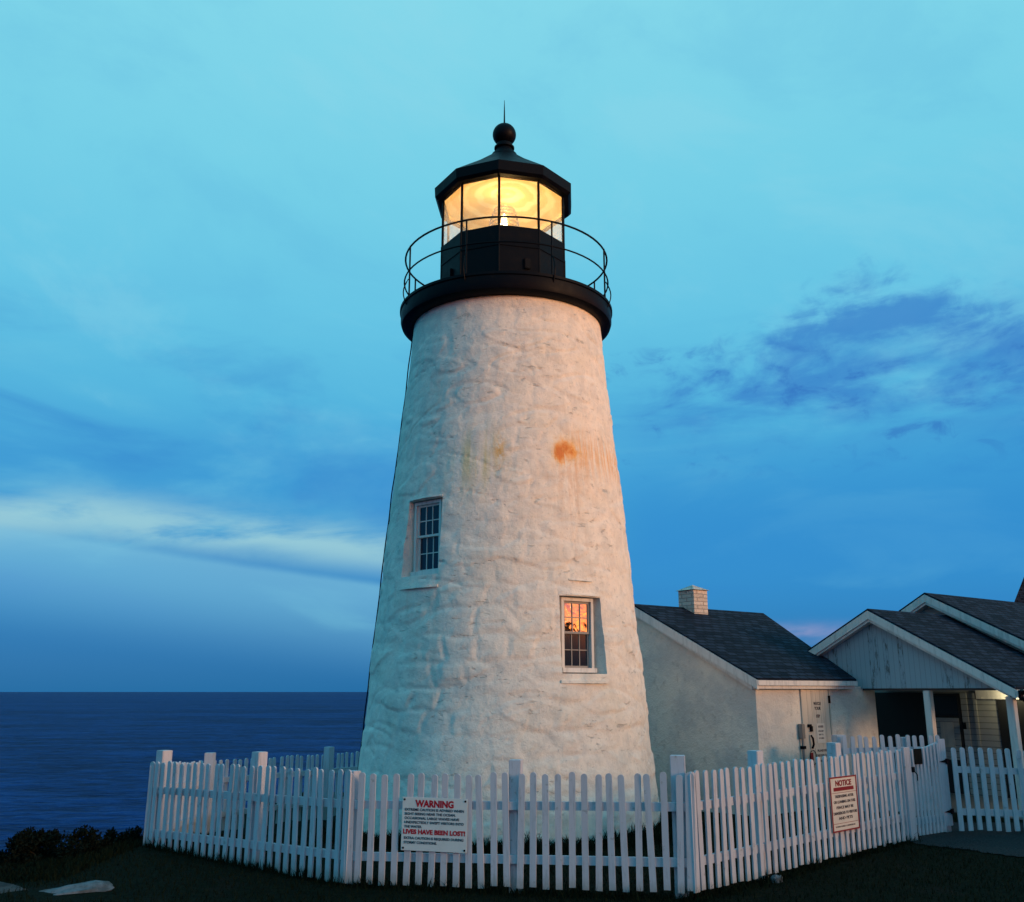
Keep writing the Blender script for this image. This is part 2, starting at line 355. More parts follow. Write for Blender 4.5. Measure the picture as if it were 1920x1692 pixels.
# ------------------------------------------------------------------ object helpers
ORG = {}
def tag(o, label=None, cat=None, group=None, kind=None):
    if label: o['label'] = label
    if cat: o['category'] = cat
    if group: o['group'] = group
    if kind: o['kind'] = kind
    return o
def empty(name, loc, label, cat, group=None):
    o = bpy.data.objects.new(name, None); COL.objects.link(o); o.location = loc; o.empty_display_size = .2
    ORG[o.name] = Vector(loc); return tag(o, label, cat, group)
def link(name, me, m_, parent=None, smooth=False, loc=None):
    me.materials.append(MAT[m_]) if m_ and not me.materials else None
    o = bpy.data.objects.new(name, me); COL.objects.link(o)
    if smooth:
        for p in me.polygons: p.use_smooth = True
    if parent is not None:
        o.parent = parent; ORG[o.name] = ORG[parent.name]
    return o
class MB:
    def __init__(s, M=None): s.v = []; s.f = []; s.M = M or Matrix()
    def raw(s, vs, fs):
        k = len(s.v); s.v += [s.M @ Vector(q) for q in vs]; s.f += [tuple(i + k for i in q) for q in fs]; return s
    def box(s, x0, x1, y0, y1, z0, z1):
        return s.raw([(x0, y0, z0), (x1, y0, z0), (x1, y1, z0), (x0, y1, z0), (x0, y0, z1), (x1, y0, z1), (x1, y1, z1), (x0, y1, z1)],
                     [(0, 3, 2, 1), (4, 5, 6, 7), (0, 1, 5, 4), (1, 2, 6, 5), (2, 3, 7, 6), (3, 0, 4, 7)])
    def prism(s, poly, off):                 # poly: 3-D points of one planar face, off: extrusion vector
        n = len(poly); off = Vector(off); a = [Vector(p) for p in poly]
        return s.raw(a + [p + off for p in a], [tuple(range(n))[::-1], tuple(range(n, 2 * n))] +
                     [(i, (i + 1) % n, n + (i + 1) % n, n + i) for i in range(n)])
    def bar(s, a, b, w, h, up=(0, 0, 1)):
        a, b = Vector(a), Vector(b); t = (b - a).normalized(); sd = t.cross(Vector(up)).normalized(); u = sd.cross(t)
        q = [sd * w / 2 + u * h / 2, -sd * w / 2 + u * h / 2, -sd * w / 2 - u * h / 2, sd * w / 2 - u * h / 2]
        return s.raw([a + i for i in q] + [b + i for i in q], [(3, 2, 1, 0), (4, 5, 6, 7)] + [(i, (i + 1) % 4, 4 + (i + 1) % 4, 4 + i) for i in range(4)])
    def lathe(s, prof, n=48, c=(0, 0), ph=0.0, capb=True, capt=True):
        k = []
        for r_, z_ in prof:
            k += [(c[0] + r_ * math.sin(ph + 2 * math.pi * i / n), c[1] - r_ * math.cos(ph + 2 * math.pi * i / n), z_) for i in range(n)]
        fs = [(j * n + i, j * n + (i + 1) % n, (j + 1) * n + (i + 1) % n, (j + 1) * n + i) for j in range(len(prof) - 1) for i in range(n)]
        if capb: fs.append(tuple(range(n))[::-1])
        if capt: fs.append(tuple((len(prof) - 1) * n + i for i in range(n)))
        return s.raw(k, fs)
    def tube(s, pts, r_, n=8, closed=False):
        pts = [Vector(p) for p in pts]; m = len(pts); vs = []; 
        for i, p in enumerate(pts):
            a = pts[(i - 1) % m] if closed or i else pts[0]; b = pts[(i + 1) % m] if closed or i < m - 1 else pts[-1]
            t = (b - a).normalized(); up = Vector((0, 0, 1)) if abs(t.z) < .9 else Vector((1, 0, 0))
            sd = t.cross(up).normalized(); u = sd.cross(t)
            vs += [p + (sd * math.cos(2 * math.pi * k / n) + u * math.sin(2 * math.pi * k / n)) * r_ for k in range(n)]
        fs = [(i * n + k, i * n + (k + 1) % n, ((i + 1) % m) * n + (k + 1) % n, ((i + 1) % m) * n + k) for i in range(m if closed else m - 1) for k in range(n)]
        if not closed: fs += [tuple(range(n))[::-1], tuple((m - 1) * n + k for k in range(n))]
        return s.raw(vs, fs)
    def build(s, name, m_, parent=None, smooth=False, bevel=0):
        og = ORG[parent.name] if parent is not None else Vector()
        me = bpy.data.meshes.new(name); me.from_pydata([v - og for v in s.v], [], s.f); me.validate(); me.update()
        import bmesh
        bm = bmesh.new(); bm.from_mesh(me); bmesh.ops.recalc_face_normals(bm, faces=bm.faces)
        if bevel: bmesh.ops.bevel(bm, geom=list(bm.edges), offset=bevel, segments=2, affect='EDGES', clamp_overlap=True)
        bm.to_mesh(me); bm.free()
        o = link(name, me, m_, parent)
        if smooth:
            for p in me.polygons: p.use_smooth = True
            me.set_sharp_from_angle(angle=R(35))
        return o
def frame(o, xa, ya=None):          # matrix with local x along xa, y along ya (horizontal), z up
    xa = Vector((*xa, 0)).normalized(); ya = Vector((*ya, 0)).normalized() if ya else Vector((-xa.y, xa.x, 0))
    M = Matrix.Identity(4)
    for i in range(3): M[i][0] = xa[i]; M[i][1] = ya[i]; M[i][3] = o[i]
    return M
def text_mesh(body, size, M, align='CENTER', width=None, bold=0.0, depth=.0015):
    """lettering as a mesh; M maps (x right, y up, z out of the board)"""
    cu = bpy.data.curves.new('lettering', 'FONT'); cu.body = body; cu.size = size; cu.align_x = align
    cu.extrude = depth; cu.offset = bold; cu.resolution_u = 3
    to = bpy.data.objects.new('lettering', cu); COL.objects.link(to)
    bpy.context.view_layer.update()
    me = bpy.data.meshes.new_from_object(to.evaluated_get(bpy.context.evaluated_depsgraph_get()))
    bpy.data.objects.remove(to); bpy.data.curves.remove(cu)
    vs = [v.co.copy() for v in me.vertices]; fs = [tuple(p.vertices) for p in me.polygons]
    if width and vs:
        w = max(v.x for v in vs) - min(v.x for v in vs); k = width / w
        for v in vs: v.x *= k
    bpy.data.meshes.remove(me)
    return [M @ v for v in vs], fs

# ------------------------------------------------------------------ ground, sea, path
def sst(a, b, t): t = max(0, min(1, (t - a) / (b - a))); return t * t * (3 - 2 * t)
def cliff(X):      # where the headland drops off towards the sea
    return 12.7 + 10.4 * sst(-6.1, -4.75, X) + 6 * sst(0, 6, X) + 30 * sst(9, 30, X) + .5 * noise.noise((X * .4, 3, 0))
def gz(X, Y):
    z = min(.0045 * X * X, .125) - .045
    if X < -1: z -= .28 * sst(13.0, 17.5, Y) * sst(-1, -3, X)
    if X < -4.8: z -= .13 * sst(-4.8, -6, X)
    z += .02 * noise.noise((X * .7, Y * .7, 0)) + .012 * noise.noise((X * 2.3, Y * 2.3, 5))
    e = Y - cliff(X)
    if e > 0: z -= 13.5 * sst(0, 7, e)
    return z
def grid(name, xs, ys, fz, m_, smooth=True):
    vs = [(a, b, fz(a, b)) for b in ys for a in xs]; n = len(xs)
    fs = [(j * n + i, j * n + i + 1, (j + 1) * n + i + 1, (j + 1) * n + i) for j in range(len(ys) - 1) for i in range(n - 1)]
    me = bpy.data.meshes.new(name); me.from_pydata(vs, [], fs); me.update()
    return link(name, me, m_, smooth=smooth)
xs = [-400, -150, -60, -30, -18] + list(np.arange(-12, 16, .25)) + [18, 22, 30, 45, 80, 200, 400]
ys = [-400, -150, -60, -25, -10, -4, 0, 3, 6] + list(np.arange(8, 36, .25)) + [40, 50, 60, 70, 76]
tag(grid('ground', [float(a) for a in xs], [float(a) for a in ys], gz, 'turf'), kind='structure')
me = bpy.data.meshes.new('sea'); Q = 30000
me.from_pydata([(-Q, -Q, -11), (Q, -Q, -11), (Q, Q, -11), (-Q, Q, -11)], [], [(0, 1, 2, 3)])
tag(link('sea', me, 'sea_water'), kind='structure')
# gravel path: a fine grid over the ground, trimmed to its outline
def in_path(X, Y):
    yb = 14.3 - .9 * (X - 4.7) if X < 5.6 else 13.5 - .0 * X
    lo = 14.2 - 2.1 * sst(4.6, 6.4, X) - .9 * sst(6.2, 9.5, X) + .12 * math.sin(X * 3.1) + .05 * math.sin(X * 9)
    return X > 4.75 and Y > lo and Y < 15.4
vs, fs, idx = [], [], {}
st = .08
for i in range(int(4.6 / st), int(12 / st)):
    for j in range(int(9 / st), int(15.5 / st)):
        if in_path((i + .5) * st, (j + .5) * st):
            q = []
            for a, b in ((i, j), (i + 1, j), (i + 1, j + 1), (i, j + 1)):
                if (a, b) not in idx:
                    idx[(a, b)] = len(vs); X, Y = a * st, b * st
                    vs.append((X + .03 * noise.noise((X * 4, Y * 4, 1)), Y + .03 * noise.noise((X * 4, Y * 4, 2)), gz(X, Y) + .012))
                q.append(idx[(a, b)])
            fs.append(tuple(q))
me = bpy.data.meshes.new('path'); me.from_pydata(vs, [], fs); me.update()
tag(link('path', me, 'gravel', smooth=True), kind='structure')

# ------------------------------------------------------------------ the lighthouse
TC = Vector((-.085, 16.2, 0))
PROF = [(-.7, 2.47), (0, 2.43), (.46, 2.40), (.83, 2.35), (1.46, 2.285), (2.3, 2.225), (3.5, 2.112), (4.03, 2.067), (5.43, 1.935), (6.7, 1.805), (8.07, 1.68), (8.4, 1.655)]
def rad(z): return float(np.interp(z, [p[0] for p in PROF], [p[1] for p in PROF]))
lh = empty('lighthouse', TC, 'white rubble-stone lighthouse tower with a lit black lantern, behind the picket fence', 'lighthouse')
def tower_mesh():
    nt_, nz_ = 440, 340; z0, z1 = -.6, 8.32
    vs, fs = [], []
    for j in range(nz_ + 1):
        z = z0 + (z1 - z0) * j / nz_; r0 = rad(z); amp = .55 + .45 * (1 - sst(2.0, 5.5, z))
        for i in range(nt_):
            a = 2 * math.pi * (i / nt_) - math.pi; s_ = a * 2.1
            zz = z / .35 + .85 * noise.noise((s_ * .45, z * .5, 1)) + .34 * noise.noise((s_ * 1.7, z * 1.3, 4)); row = math.floor(zz); fz = zz - row
            bw = .42 + .36 * abs(noise.noise((row * 7.7, 0, 2))) * 2
            xx = s_ / bw + (row * .618) % 1 * 3 + .55 * noise.noise((s_ * 1.3, z * 1.7, 7)); col_ = math.floor(xx); fx = xx - col_
            e = min(min(fx, 1 - fx) * bw, min(fz, 1 - fz) * .35); st_ = sst(0, .07, e)
            gate_ = sst(-.35, .25, noise.noise((s_ * .8, z * .8, 20)))
            off = noise.noise((row * 3.3 + .5, col_ * 5.7 + .5, 9)) * sst(-.01, .05, e)
            h = .012 * (st_ - 1) * amp * gate_ + .019 * off * amp + .018 * noise.noise((s_ * 1.1, z * 1.3, 2)) + .006 * noise.noise((s_ * 5, z * 7, 3)) + .010 * amp * noise.noise((s_ * 2.4, z * 3.8, 6)) + .002 * noise.noise((s_ * 13, z * 17, 8))
            led = noise.noise((s_ * .9, z * 2.6, 12))
            h += .013 * sst(.22, .25, led) - .010 * sst(.0, .02, led) * sst(-.1, .2, noise.noise((s_ * .6, z * .5, 33))); h -= .016 * math.exp(-((noise.noise((s_ * .75, z * 2.3, 41)) - .1) / .018) ** 2) * sst(.05, .3, noise.noise((s_ * .8, z * .9, 52)))
            h *= 1 - .8 * sst(8.0, 8.25, z)
            r_ = r0 + h
            vs.append((r_ * math.sin(a), -r_ * math.cos(a), z))
    for j in range(nz_):
        for i in range(nt_):
            k = (i + 1) % nt_; fs.append((j * nt_ + i, j * nt_ + k, (j + 1) * nt_ + k, (j + 1) * nt_ + i))
    fs.append(tuple(range(nt_))[::-1]); fs.append(tuple(nz_ * nt_ + i for i in range(nt_)))
    me = bpy.data.meshes.new('tower_wall'); me.from_pydata(vs, [], fs); me.update(); return me
tw = link('tower_wall', tower_mesh(), 'whitewash', lh, smooth=True)
WIN = [dict(phi=-40.0, zt=4.90, zb=3.72, rg=1.88, w=.60), dict(phi=31.6, zt=3.37, zb=2.26, rg=2.00, w=.60)]
def wframe(phi, r_, z, org=(0, 0)):
    a = R(phi); return frame((org[0] + r_ * math.sin(a), org[1] - r_ * math.cos(a), z), (math.cos(a), math.sin(a)), (math.sin(a), -math.cos(a)))
# openings: splayed recesses cut into the masonry
for q in WIN:
    M = wframe(q['phi'], 0, 0)
    hw, rg = q['w'] / 2 + .015, q['rg'] - .12
    mb = MB(M); ro = 2.6; ho = hw + .10 + .27 * (ro - q['rg']) * .6; 
    mb.raw([(-hw, rg, q['zb']), (hw, rg, q['zb']), (ho, ro, q['zb'] - .02), (-ho, ro, q['zb'] - .02), (-hw, rg, q['zt']), (hw, rg, q['zt']), (ho, ro, q['zt'] + .01), (-ho, ro, q['zt'] + .01)],
           [(0, 3, 2, 1), (4, 5, 6, 7), (0, 1, 5, 4), (1, 2, 6, 5), (2, 3, 7, 6), (3, 0, 4, 7)])
    cu = mb.build('cutter', 'whitewash'); cu.location = TC
    bm_ = tw.modifiers.new('cut', 'BOOLEAN'); bm_.operation = 'DIFFERENCE'; bm_.object = cu; bm_.solver = 'EXACT'
    bpy.context.view_layer.update()
    nm = bpy.data.meshes.new_from_object(tw.evaluated_get(bpy.context.evaluated_depsgraph_get()))
    tw.modifiers.clear(); old = tw.data; tw.data = nm; nm.name = 'tower_wall'
    bpy.data.objects.remove(cu); bpy.data.meshes.remove(old)
for p in tw.data.polygons: p.use_smooth = True
tw.data.set_sharp_from_angle(angle=R(50))

def sash_window(parent, M, w, h, zb, glass='dark_glass', label=None, up_glass=None, sash_m='white_paint'):
    """double-hung 6-over-6 window in the local frame (x across, y outwards, z up from zb)"""
    H = w / 2; F = MB(M)
    F.box(-H, -H + .045, -.07, .03, zb, zb + h).box(H - .045, H, -.07, .03, zb, zb + h)
    F.box(-H + .045, H - .045, -.07, .03, zb + h - .05, zb + h)
    o = F.build('window', 'white_paint', parent)
    if label: o['label'] = label
    MB(M).box(-H - .015, H + .015, -.06, .075, zb - .02, zb + .045).build('sill', 'white_paint', o)
    mid = zb + h * .52
    for nm, y0, a, b, gm in (('upper_sash', -.035, mid - .015, zb + h - .05, up_glass or glass), ('lower_sash', -.062, zb + .045, mid + .015, glass)):
        x0, x1 = -H + .045, H - .045; s_ = MB(M); e = .034
        s_.box(x0, x0 + e, y0, y0 + .03, a, b).box(x1 - e, x1, y0, y0 + .03, a, b).box(x0 + e, x1 - e, y0, y0 + .03, a, a + e).box(x0 + e, x1 - e, y0, y0 + .03, b - e, b)
        for k in (1, 2):
            xx = x0 + e + (x1 - x0 - 2 * e) * k / 3; s_.box(xx - .007, xx + .007, y0 + .004, y0 + .026, a + e, b - e)
        zz = (a + b) / 2; s_.box(x0 + e, x1 - e, y0 + .006, y0 + .024, zz - .007, zz + .007)
        s_.build('sash', sash_m, o)
        MB(M).box(x0 + e, x1 - e, y0 + .009, y0 + .015, a + e, b - e).build('pane', gm, o)
    return o
sash_window(lh, wframe(WIN[0]['phi'], WIN[0]['rg'], 0, TC), .58, 1.14, 3.75, 'dark_glass', 'dark window high on the shaded left side of the tower')
sash_window(lh, wframe(WIN[1]['phi'], WIN[1]['rg'], 0, TC), .58, 1.07, 2.29, 'dark_glass', 'low right window whose upper sash mirrors the orange sunset', 'wavy_glass', 'dark_sash')
# projecting sill and lintel stones around the openings
def arc_stone(name, phi, half, z0, z1, proud):
    mb = MB(); n = 14; vs = []
    for i in range(n + 1):
        a = R(phi + half * (2 * i / n - 1)); f_ = min(1, 4 * min(i, n - i) / n); p_ = proud * f_ + .006 * noise.noise((i * .6, z0 * 5, 0))
        for zz_, dr_ in ((z0, -.06), (z0 + .004, p_), (z1 - .006, p_ * .8), (z1, -.06)):
            q_ = rad(zz_) + dr_ + .012; vs.append((TC.x + q_ * math.sin(a), TC.y - q_ * math.cos(a), zz_ + .004 * noise.noise((i * .8, 3, z0))))
    fs = [(i * 4 + k, i * 4 + (k + 1) % 4, (i + 1) * 4 + (k + 1) % 4, (i + 1) * 4 + k) for i in range(n) for k in range(4)] + [(3, 2, 1, 0), tuple(n * 4 + k for k in range(4))]
    mb.raw(vs, fs); return mb.build(name, 'whitewash', lh, smooth=True)
for q, dz in ((WIN[0], -.16), (WIN[1], -.10)):
    arc_stone('sill_stone', q['phi'], 11.0, q['zb'] + dz - .05, q['zb'] + dz, .028)
    arc_stone('lintel_stone', q['phi'], 10.5, q['zt'] + .012, q['zt'] + .05, .022)
arc_stone('ledge_stone', 32.0, 6.0, 3.60, 3.635, .026)
# gallery deck
LC = (TC.x - .06, TC.y); GC = (TC.x - .02, TC.y)
MB().lathe([(1.60, 8.27), (1.70, 8.255), (1.80, 8.26), (1.865, 8.30), (1.885, 8.36), (1.885, 8.52), (1.905, 8.535), (1.905, 8.58), (1.86, 8.60), (1.2, 8.61)], 96, GC).build('gallery_deck', 'black_iron', lh, smooth=True)
rail = MB()
RZ = 9.57
for zz, rr, t_ in ((RZ, 1.83, .017), (9.12, 1.84, .014)):
    rail.tube([(GC[0] + rr * math.sin(2 * math.pi * i / 72), GC[1] - rr * math.cos(2 * math.pi * i / 72), zz) for i in range(72)], t_, 8, True)
rl = rail.build('gallery_railing', 'black_iron', lh, smooth=True)
for k in range(8):
    a = R(-20.5 + 45 * k); sx, sy = math.sin(a), -math.cos(a)
    p = MB().tube([(GC[0] + 1.84 * sx, GC[1] + 1.84 * sy, 8.5), (GC[0] + 1.84 * sx, GC[1] + 1.84 * sy, RZ)], .015, 8)
    # bowed brace outside the stanchion foot
    p.tube([(GC[0] + (1.86 + .085 * math.sin(math.pi * i / 8)) * sx, GC[1] + (1.86 + .085 * math.sin(math.pi * i / 8)) * sy, 8.42 + .52 * i / 8) for i in range(9)], .011, 6)
    p.build('stanchion', 'black_iron', rl, smooth=True)
# lantern room: ten-sided
PH = R(-3.9); R10 = 1.165
MB().lathe([(R10 + .05, 8.62), (R10 + .05, 8.86), (R10, 8.88), (R10, 9.40), (R10 + .012, 9.405), (R10 + .012, 9.44), (R10, 9.445), (R10, 9.78), (R10 - .07, 9.78), (R10 - .07, 8.7)], 10, LC, PH, True, True).build('lantern_wall', 'black_iron', lh)
for k in range(10):
    a = PH + 2 * math.pi * k / 10; X, Y = LC[0] + (R10 - .004) * math.sin(a), LC[1] - (R10 - .004) * math.cos(a)
    MB().tube([(X, Y, 8.88), (X, Y, 9.78)], .016, 6).build('corner_strap', 'black_iron', lh, smooth=True)
for k, wd in ((-57, .07), (21, .055)):     # ventilators and hatch plates on the lantern wall
    a = R(k); M = frame((LC[0] + (R10 * .955) * math.sin(a), LC[1] - (R10 * .955) * math.cos(a), 0), (math.cos(a), math.sin(a)), (math.sin(a), -math.cos(a)))
    MB(M).box(-wd, wd, -.02, .045, 9.0, 9.19).build('ventilator', 'black_iron', lh, bevel=.01)
for k in range(10):
    a = PH + 2 * math.pi * k / 10; X, Y = LC[0] + (R10 - .02) * math.sin(a), LC[1] - (R10 - .02) * math.cos(a)
    MB().tube([(X, Y, 9.78), (X, Y, 10.76)], .023, 8).build('mullion', 'black_iron', lh, smooth=True)
    b = PH + 2 * math.pi * (k + 1) / 10; r_ = R10 - .035
    A = Vector((LC[0] + r_ * math.sin(a), LC[1] - r_ * math.cos(a), 0)); B = Vector((LC[0] + r_ * math.sin(b), LC[1] - r_ * math.cos(b), 0))
    t = (B - A).normalized(); 
    MB(frame((A.x, A.y, 0), (t.x, t.y))).box(.02, (B - A).length - .02, -.003, .003, 9.785, 10.74).build('lantern_pane', 'clear_glass', lh)
MB().lathe([(R10 - .04, 10.70), (R10 + .09, 10.71), (R10 + .135, 10.76), (R10 + .145, 10.94), (R10 + .10, 10.97), (.68, 11.40), (.22, 11.78), (.0001, 11.80)], 10, LC, PH, False, False).build('lantern_roof', 'black_iron', lh)
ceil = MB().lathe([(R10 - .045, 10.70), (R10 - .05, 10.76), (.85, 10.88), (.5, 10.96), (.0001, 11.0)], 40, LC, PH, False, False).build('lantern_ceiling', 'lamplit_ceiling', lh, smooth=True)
MB().lathe([(.26, 11.74), (.24, 11.80), (.17, 11.86), (.155, 11.92), (.19, 11.935), (.19, 11.965), (.155, 11.98), (.15, 12.03)], 32, LC).build('roof_vent', 'black_iron', lh, smooth=True)
MB().lathe([(.2225 * math.sin(math.pi * i / 20) + .0001, 12.235 - .2225 * math.cos(math.pi * i / 20)) for i in range(21)], 32, LC).build('vent_ball', 'black_iron', lh, smooth=True)
MB().lathe([(.05, 12.44), (.035, 12.47), (.016, 12.50), (.011, 12.75), (.004, 12.98)], 12, LC).build('lightning_rod', 'black_iron', lh, smooth=True)
# lens and lamp
fr = MB()
for i in range(9):
    z_ = 10.02 + .075 * i; rr = .17 + .09 * math.sin(math.pi * (i + .5) / 9)
    fr.lathe([(rr, z_), (rr + .022, z_ + .03), (rr, z_ + .06), (rr - .01, z_ + .03)], 32, LC, 0, False, False)
fr.build('beacon_lens', 'lens_glass', lh, smooth=True)
MB().lathe([(.16, 8.75), (.16, 9.94), (.24, 9.96), (.24, 10.0), (.0001, 10.01)], 24, LC).build('lens_pedestal', 'black_iron', lh, smooth=True)
MB().lathe([(.012, 10.02), (.055, 10.08), (.065, 10.25), (.045, 10.52), (.0001, 10.60)], 16, LC, 0, True, False).build('beacon_lamp', 'lamp_glow', lh, smooth=True)
pl = bpy.data.lights.new('lantern_light', 'POINT'); pl.energy = 105; pl.color = (1, .62, .24); pl.shadow_soft_size = .08
po = bpy.data.objects.new('lantern_light', pl); COL.objects.link(po); po.parent = lh; po.location = (LC[0] - TC.x + .10, -.10, 10.12)
# lightning cable down the left flank
pts = []
for i in range(70):
    z_ = 8.25 - 8.2 * i / 69; a = R(-84 - 1.2 * math.sin(z_ * 2.3) + 5 * noise.noise((z_ * 1.1, 5, 0))); r_ = rad(z_) + .012 + .012 * noise.noise((z_ * 2.2, 0, 0))
    pts.append((TC.x + r_ * math.sin(a), TC.y - r_ * math.cos(a), z_))
MB().tube(pts, .011, 6).build('lightning_cable', 'black_iron', lh, smooth=True)

# ------------------------------------------------------------------ entry building beside the tower
HO = (4.06, 16.5, 0); HM = frame(HO, (.807, .59), (-.59, .807))
hb = empty('entry_building', HO, 'low white stucco building with dark shingled gable roof, joined to the right of the tower', 'building')
mb = MB(HM); zE, zR, bR = 2.07, 3.50, 2.8
mb.prism([(0, 0, -.4), (0, 0, zE), (0, bR, zR), (0, 2 * bR, zE), (0, 2 * bR, -.4)], (.25, 0, 0))
mb.box(.25, 3.36, 0, .25, -.4, zE + .02).box(.25, 3.36, 2 * bR - .25, 2 * bR, -.4, zE).box(3.11, 3.36, .25, 2 * bR - .25, -.4, 2.3)
mb.build('wall', 'stucco', hb)
rf = MB(HM)
rf.prism([(-.10, -.14, 2.185), (2.62, -.14, 2.185), (3.74, bR, 3.61), (-.10, bR, 3.61)], (0, 0, .035))
rf.prism([(-.10, 2 * bR + .14, 2.185), (2.62, 2 * bR + .14, 2.185), (3.74, bR + .001, 3.61), (-.10, bR + .001, 3.61)], (0, 0, .035))
hr = rf.build('roof', 'shingles', hb)
# eave and rake trim
tr = MB(HM); tr.box(-.10, 2.63, -.155, -.11, 2.10, 2.182).box(-.07, 2.60, -.11, 0.0, 2.045, 2.165)
tr.build('eave_fascia', 'white_paint', hb)
tr = MB(HM)
for sgn in (0, 1):
    f_ = (lambda b: b) if not sgn else (lambda b: 2 * bR - b)
    a0, a1 = (-.14, 2.02), (bR, 3.445)
    tr.prism([(-.12, f_(a0[0]), 2.035), (-.12, f_(a0[0]), 2.185), (-.12, f_(bR), 3.61), (-.12, f_(bR), 3.45)], (.035, 0, 0))
    tr.prism([(-.085, f_(0.0), 2.03), (-.085, f_(0.0), 2.13), (-.085, f_(bR), 3.53), (-.085, f_(bR), 3.43)], (.085, 0, 0))
tr.build('rake_board', 'white_paint', hb)
ch = MB(HM).box(1.29, 1.68, 2.50, 2.92, 3.2, 3.98).build('chimney', 'brick_paint', hr)
MB(HM).raw([(1.25, 2.46, 3.98), (1.72, 2.46, 3.98), (1.72, 2.96, 3.98), (1.25, 2.96, 3.98), (1.485, 2.71, 4.10)], [(3, 2, 1, 0), (0, 1, 4), (1, 2, 4), (2, 3, 4), (3, 0, 4)]).build('chimney_cap', 'brick_paint', hr)
# plank door flush in the front wall: a = 1.18 .. 1.92
dr = MB(HM)
for i in range(6): dr.box(1.19 + .122 * i, 1.19 + .122 * i + .117, -.022, -.004, -.05, 2.03)
dr = dr.build('door', 'door_paint', hb)
MB(HM).box(1.150, 1.178, -.030, -.003, -.05, 2.04).box(1.930, 1.958, -.030, -.003, -.05, 2.04).build('door_frame', 'door_paint', dr)
MB(HM).box(1.178, 1.188, -.012, -.003, -.05, 2.03).box(1.920, 1.930, -.012, -.003, -.05, 2.03).build('door_gap', 'dark_paint', dr)
MB(HM).box(1.905, 1.945, -.045, -.022, 1.80, 1.93).build('hinge', 'black_iron', dr)
hd = MB(HM); hd.box(1.27, 1.36, -.05, -.022, 1.40, 1.45).box(1.33, 1.385, -.05, -.022, 1.33, 1.42)
hd.tube([(1.315, -.05, 1.27), (1.33, -.075, 1.22), (1.34, -.08, 1.12), (1.33, -.05, 1.05)], .018, 8)
hd.tube([(1.36 + .09 * math.sin(t_ * .35), -.035, 1.0 - .1 + .12 * math.cos(t_ * .35)) for t_ in range(18)], .006, 6)
hd.build('door_handle', 'black_iron', dr)
MB(HM).box(1.29, 1.36, -.04, -.022, .74, .98).build('lock_box', 'dark_red', dr)
def board_text(lines, M, m_, parent, name='lettering'):
    for body, size, x_, y_, al, wid, bold in lines:
        mm = MB(); mm.v, mm.f = text_mesh(body, size, M @ Matrix.Translation((x_, y_, 0)), al, wid, bold)
        mm.build(name, m_, parent)
def boardM(o, u, out):      # x = u, y = up, z = out of the board
    u = Vector((*u, 0)).normalized(); out = Vector((*out, 0)).normalized(); M = Matrix.Identity(4)
    for i in range(3): M[i][0] = u[i]; M[i][1] = (0, 0, 1)[i]; M[i][2] = out[i]; M[i][3] = o[i]
    return M
def hpt(a, b, z): return HM @ Vector((a, b, z))
OUT = (.59, -.807); UU = (.807, .59)
board_text([('WATCH', .075, 0, .05, 'CENTER', .20, .002), ('YOUR', .075, 0, -.03, 'CENTER', .17, .002), ('STEP', .07, 0, -.16, 'CENTER', .10, .002)], boardM(hpt(1.585, -.024, 1.72), UU, OUT), 'dark_ink', dr)
nt_ = empty('door_notice', hpt(1.62, -.022, 1.3), 'small grey printed sheet on the plank door of the entry building', 'notice')
MB(HM).box(1.52, 1.74, -.028, -.0225, 1.13, 1.46).build('sheet', 'sign_cream', nt_)
board_text([('HOURS', .05, 0, .09, 'CENTER', .14, .001), ('OPEN DAILY', .035, 0, .02, 'CENTER', .15, .0), ('MAY TO', .035, 0, -.04, 'CENTER', .12, 0), ('OCTOBER', .035, 0, -.10, 'CENTER', .14, 0)], boardM(hpt(1.63, -.029, 1.3), UU, OUT), 'dark_ink', nt_)
n2_ = empty('lower_door_sign', hpt(1.6, -.022, 1.0), 'low blue-grey lettered sign at the foot of the plank door, just above the pickets', 'sign')
MB(HM).box(1.45, 1.84, -.030, -.0225, .76, 1.05).build('panel', 'door_paint', n2_)
board_text([('PLEASE KEEP', .052, 0, .11, 'CENTER', .30, .001), ('THIS DOOR CLOSED', .052, 0, .03, 'CENTER', .36, .001), ('THANK YOU', .052, 0, -.06, 'CENTER', .26, .001)], boardM(hpt(1.645, -.031, .88), UU, OUT), 'dark_ink', n2_)
mt = empty('meter_box', hpt(1.05, 0, 1.2), 'narrow grey metal utility box and pipe on the wall left of the plank door', 'utility box')
MB(HM).box(1.03, 1.12, -.09, -.002, 1.22, 1.46).build('box', 'grey_metal', mt, bevel=.006)
MB(HM).tube([(1.085, -.05, 1.22), (1.085, -.05, -.1)], .022, 8).build('pipe', 'grey_metal', mt, smooth=True)
MB(HM).box(1.055, 1.12, -.085, -.01, 1.05, 1.10).build('clamp', 'black_iron', mt)

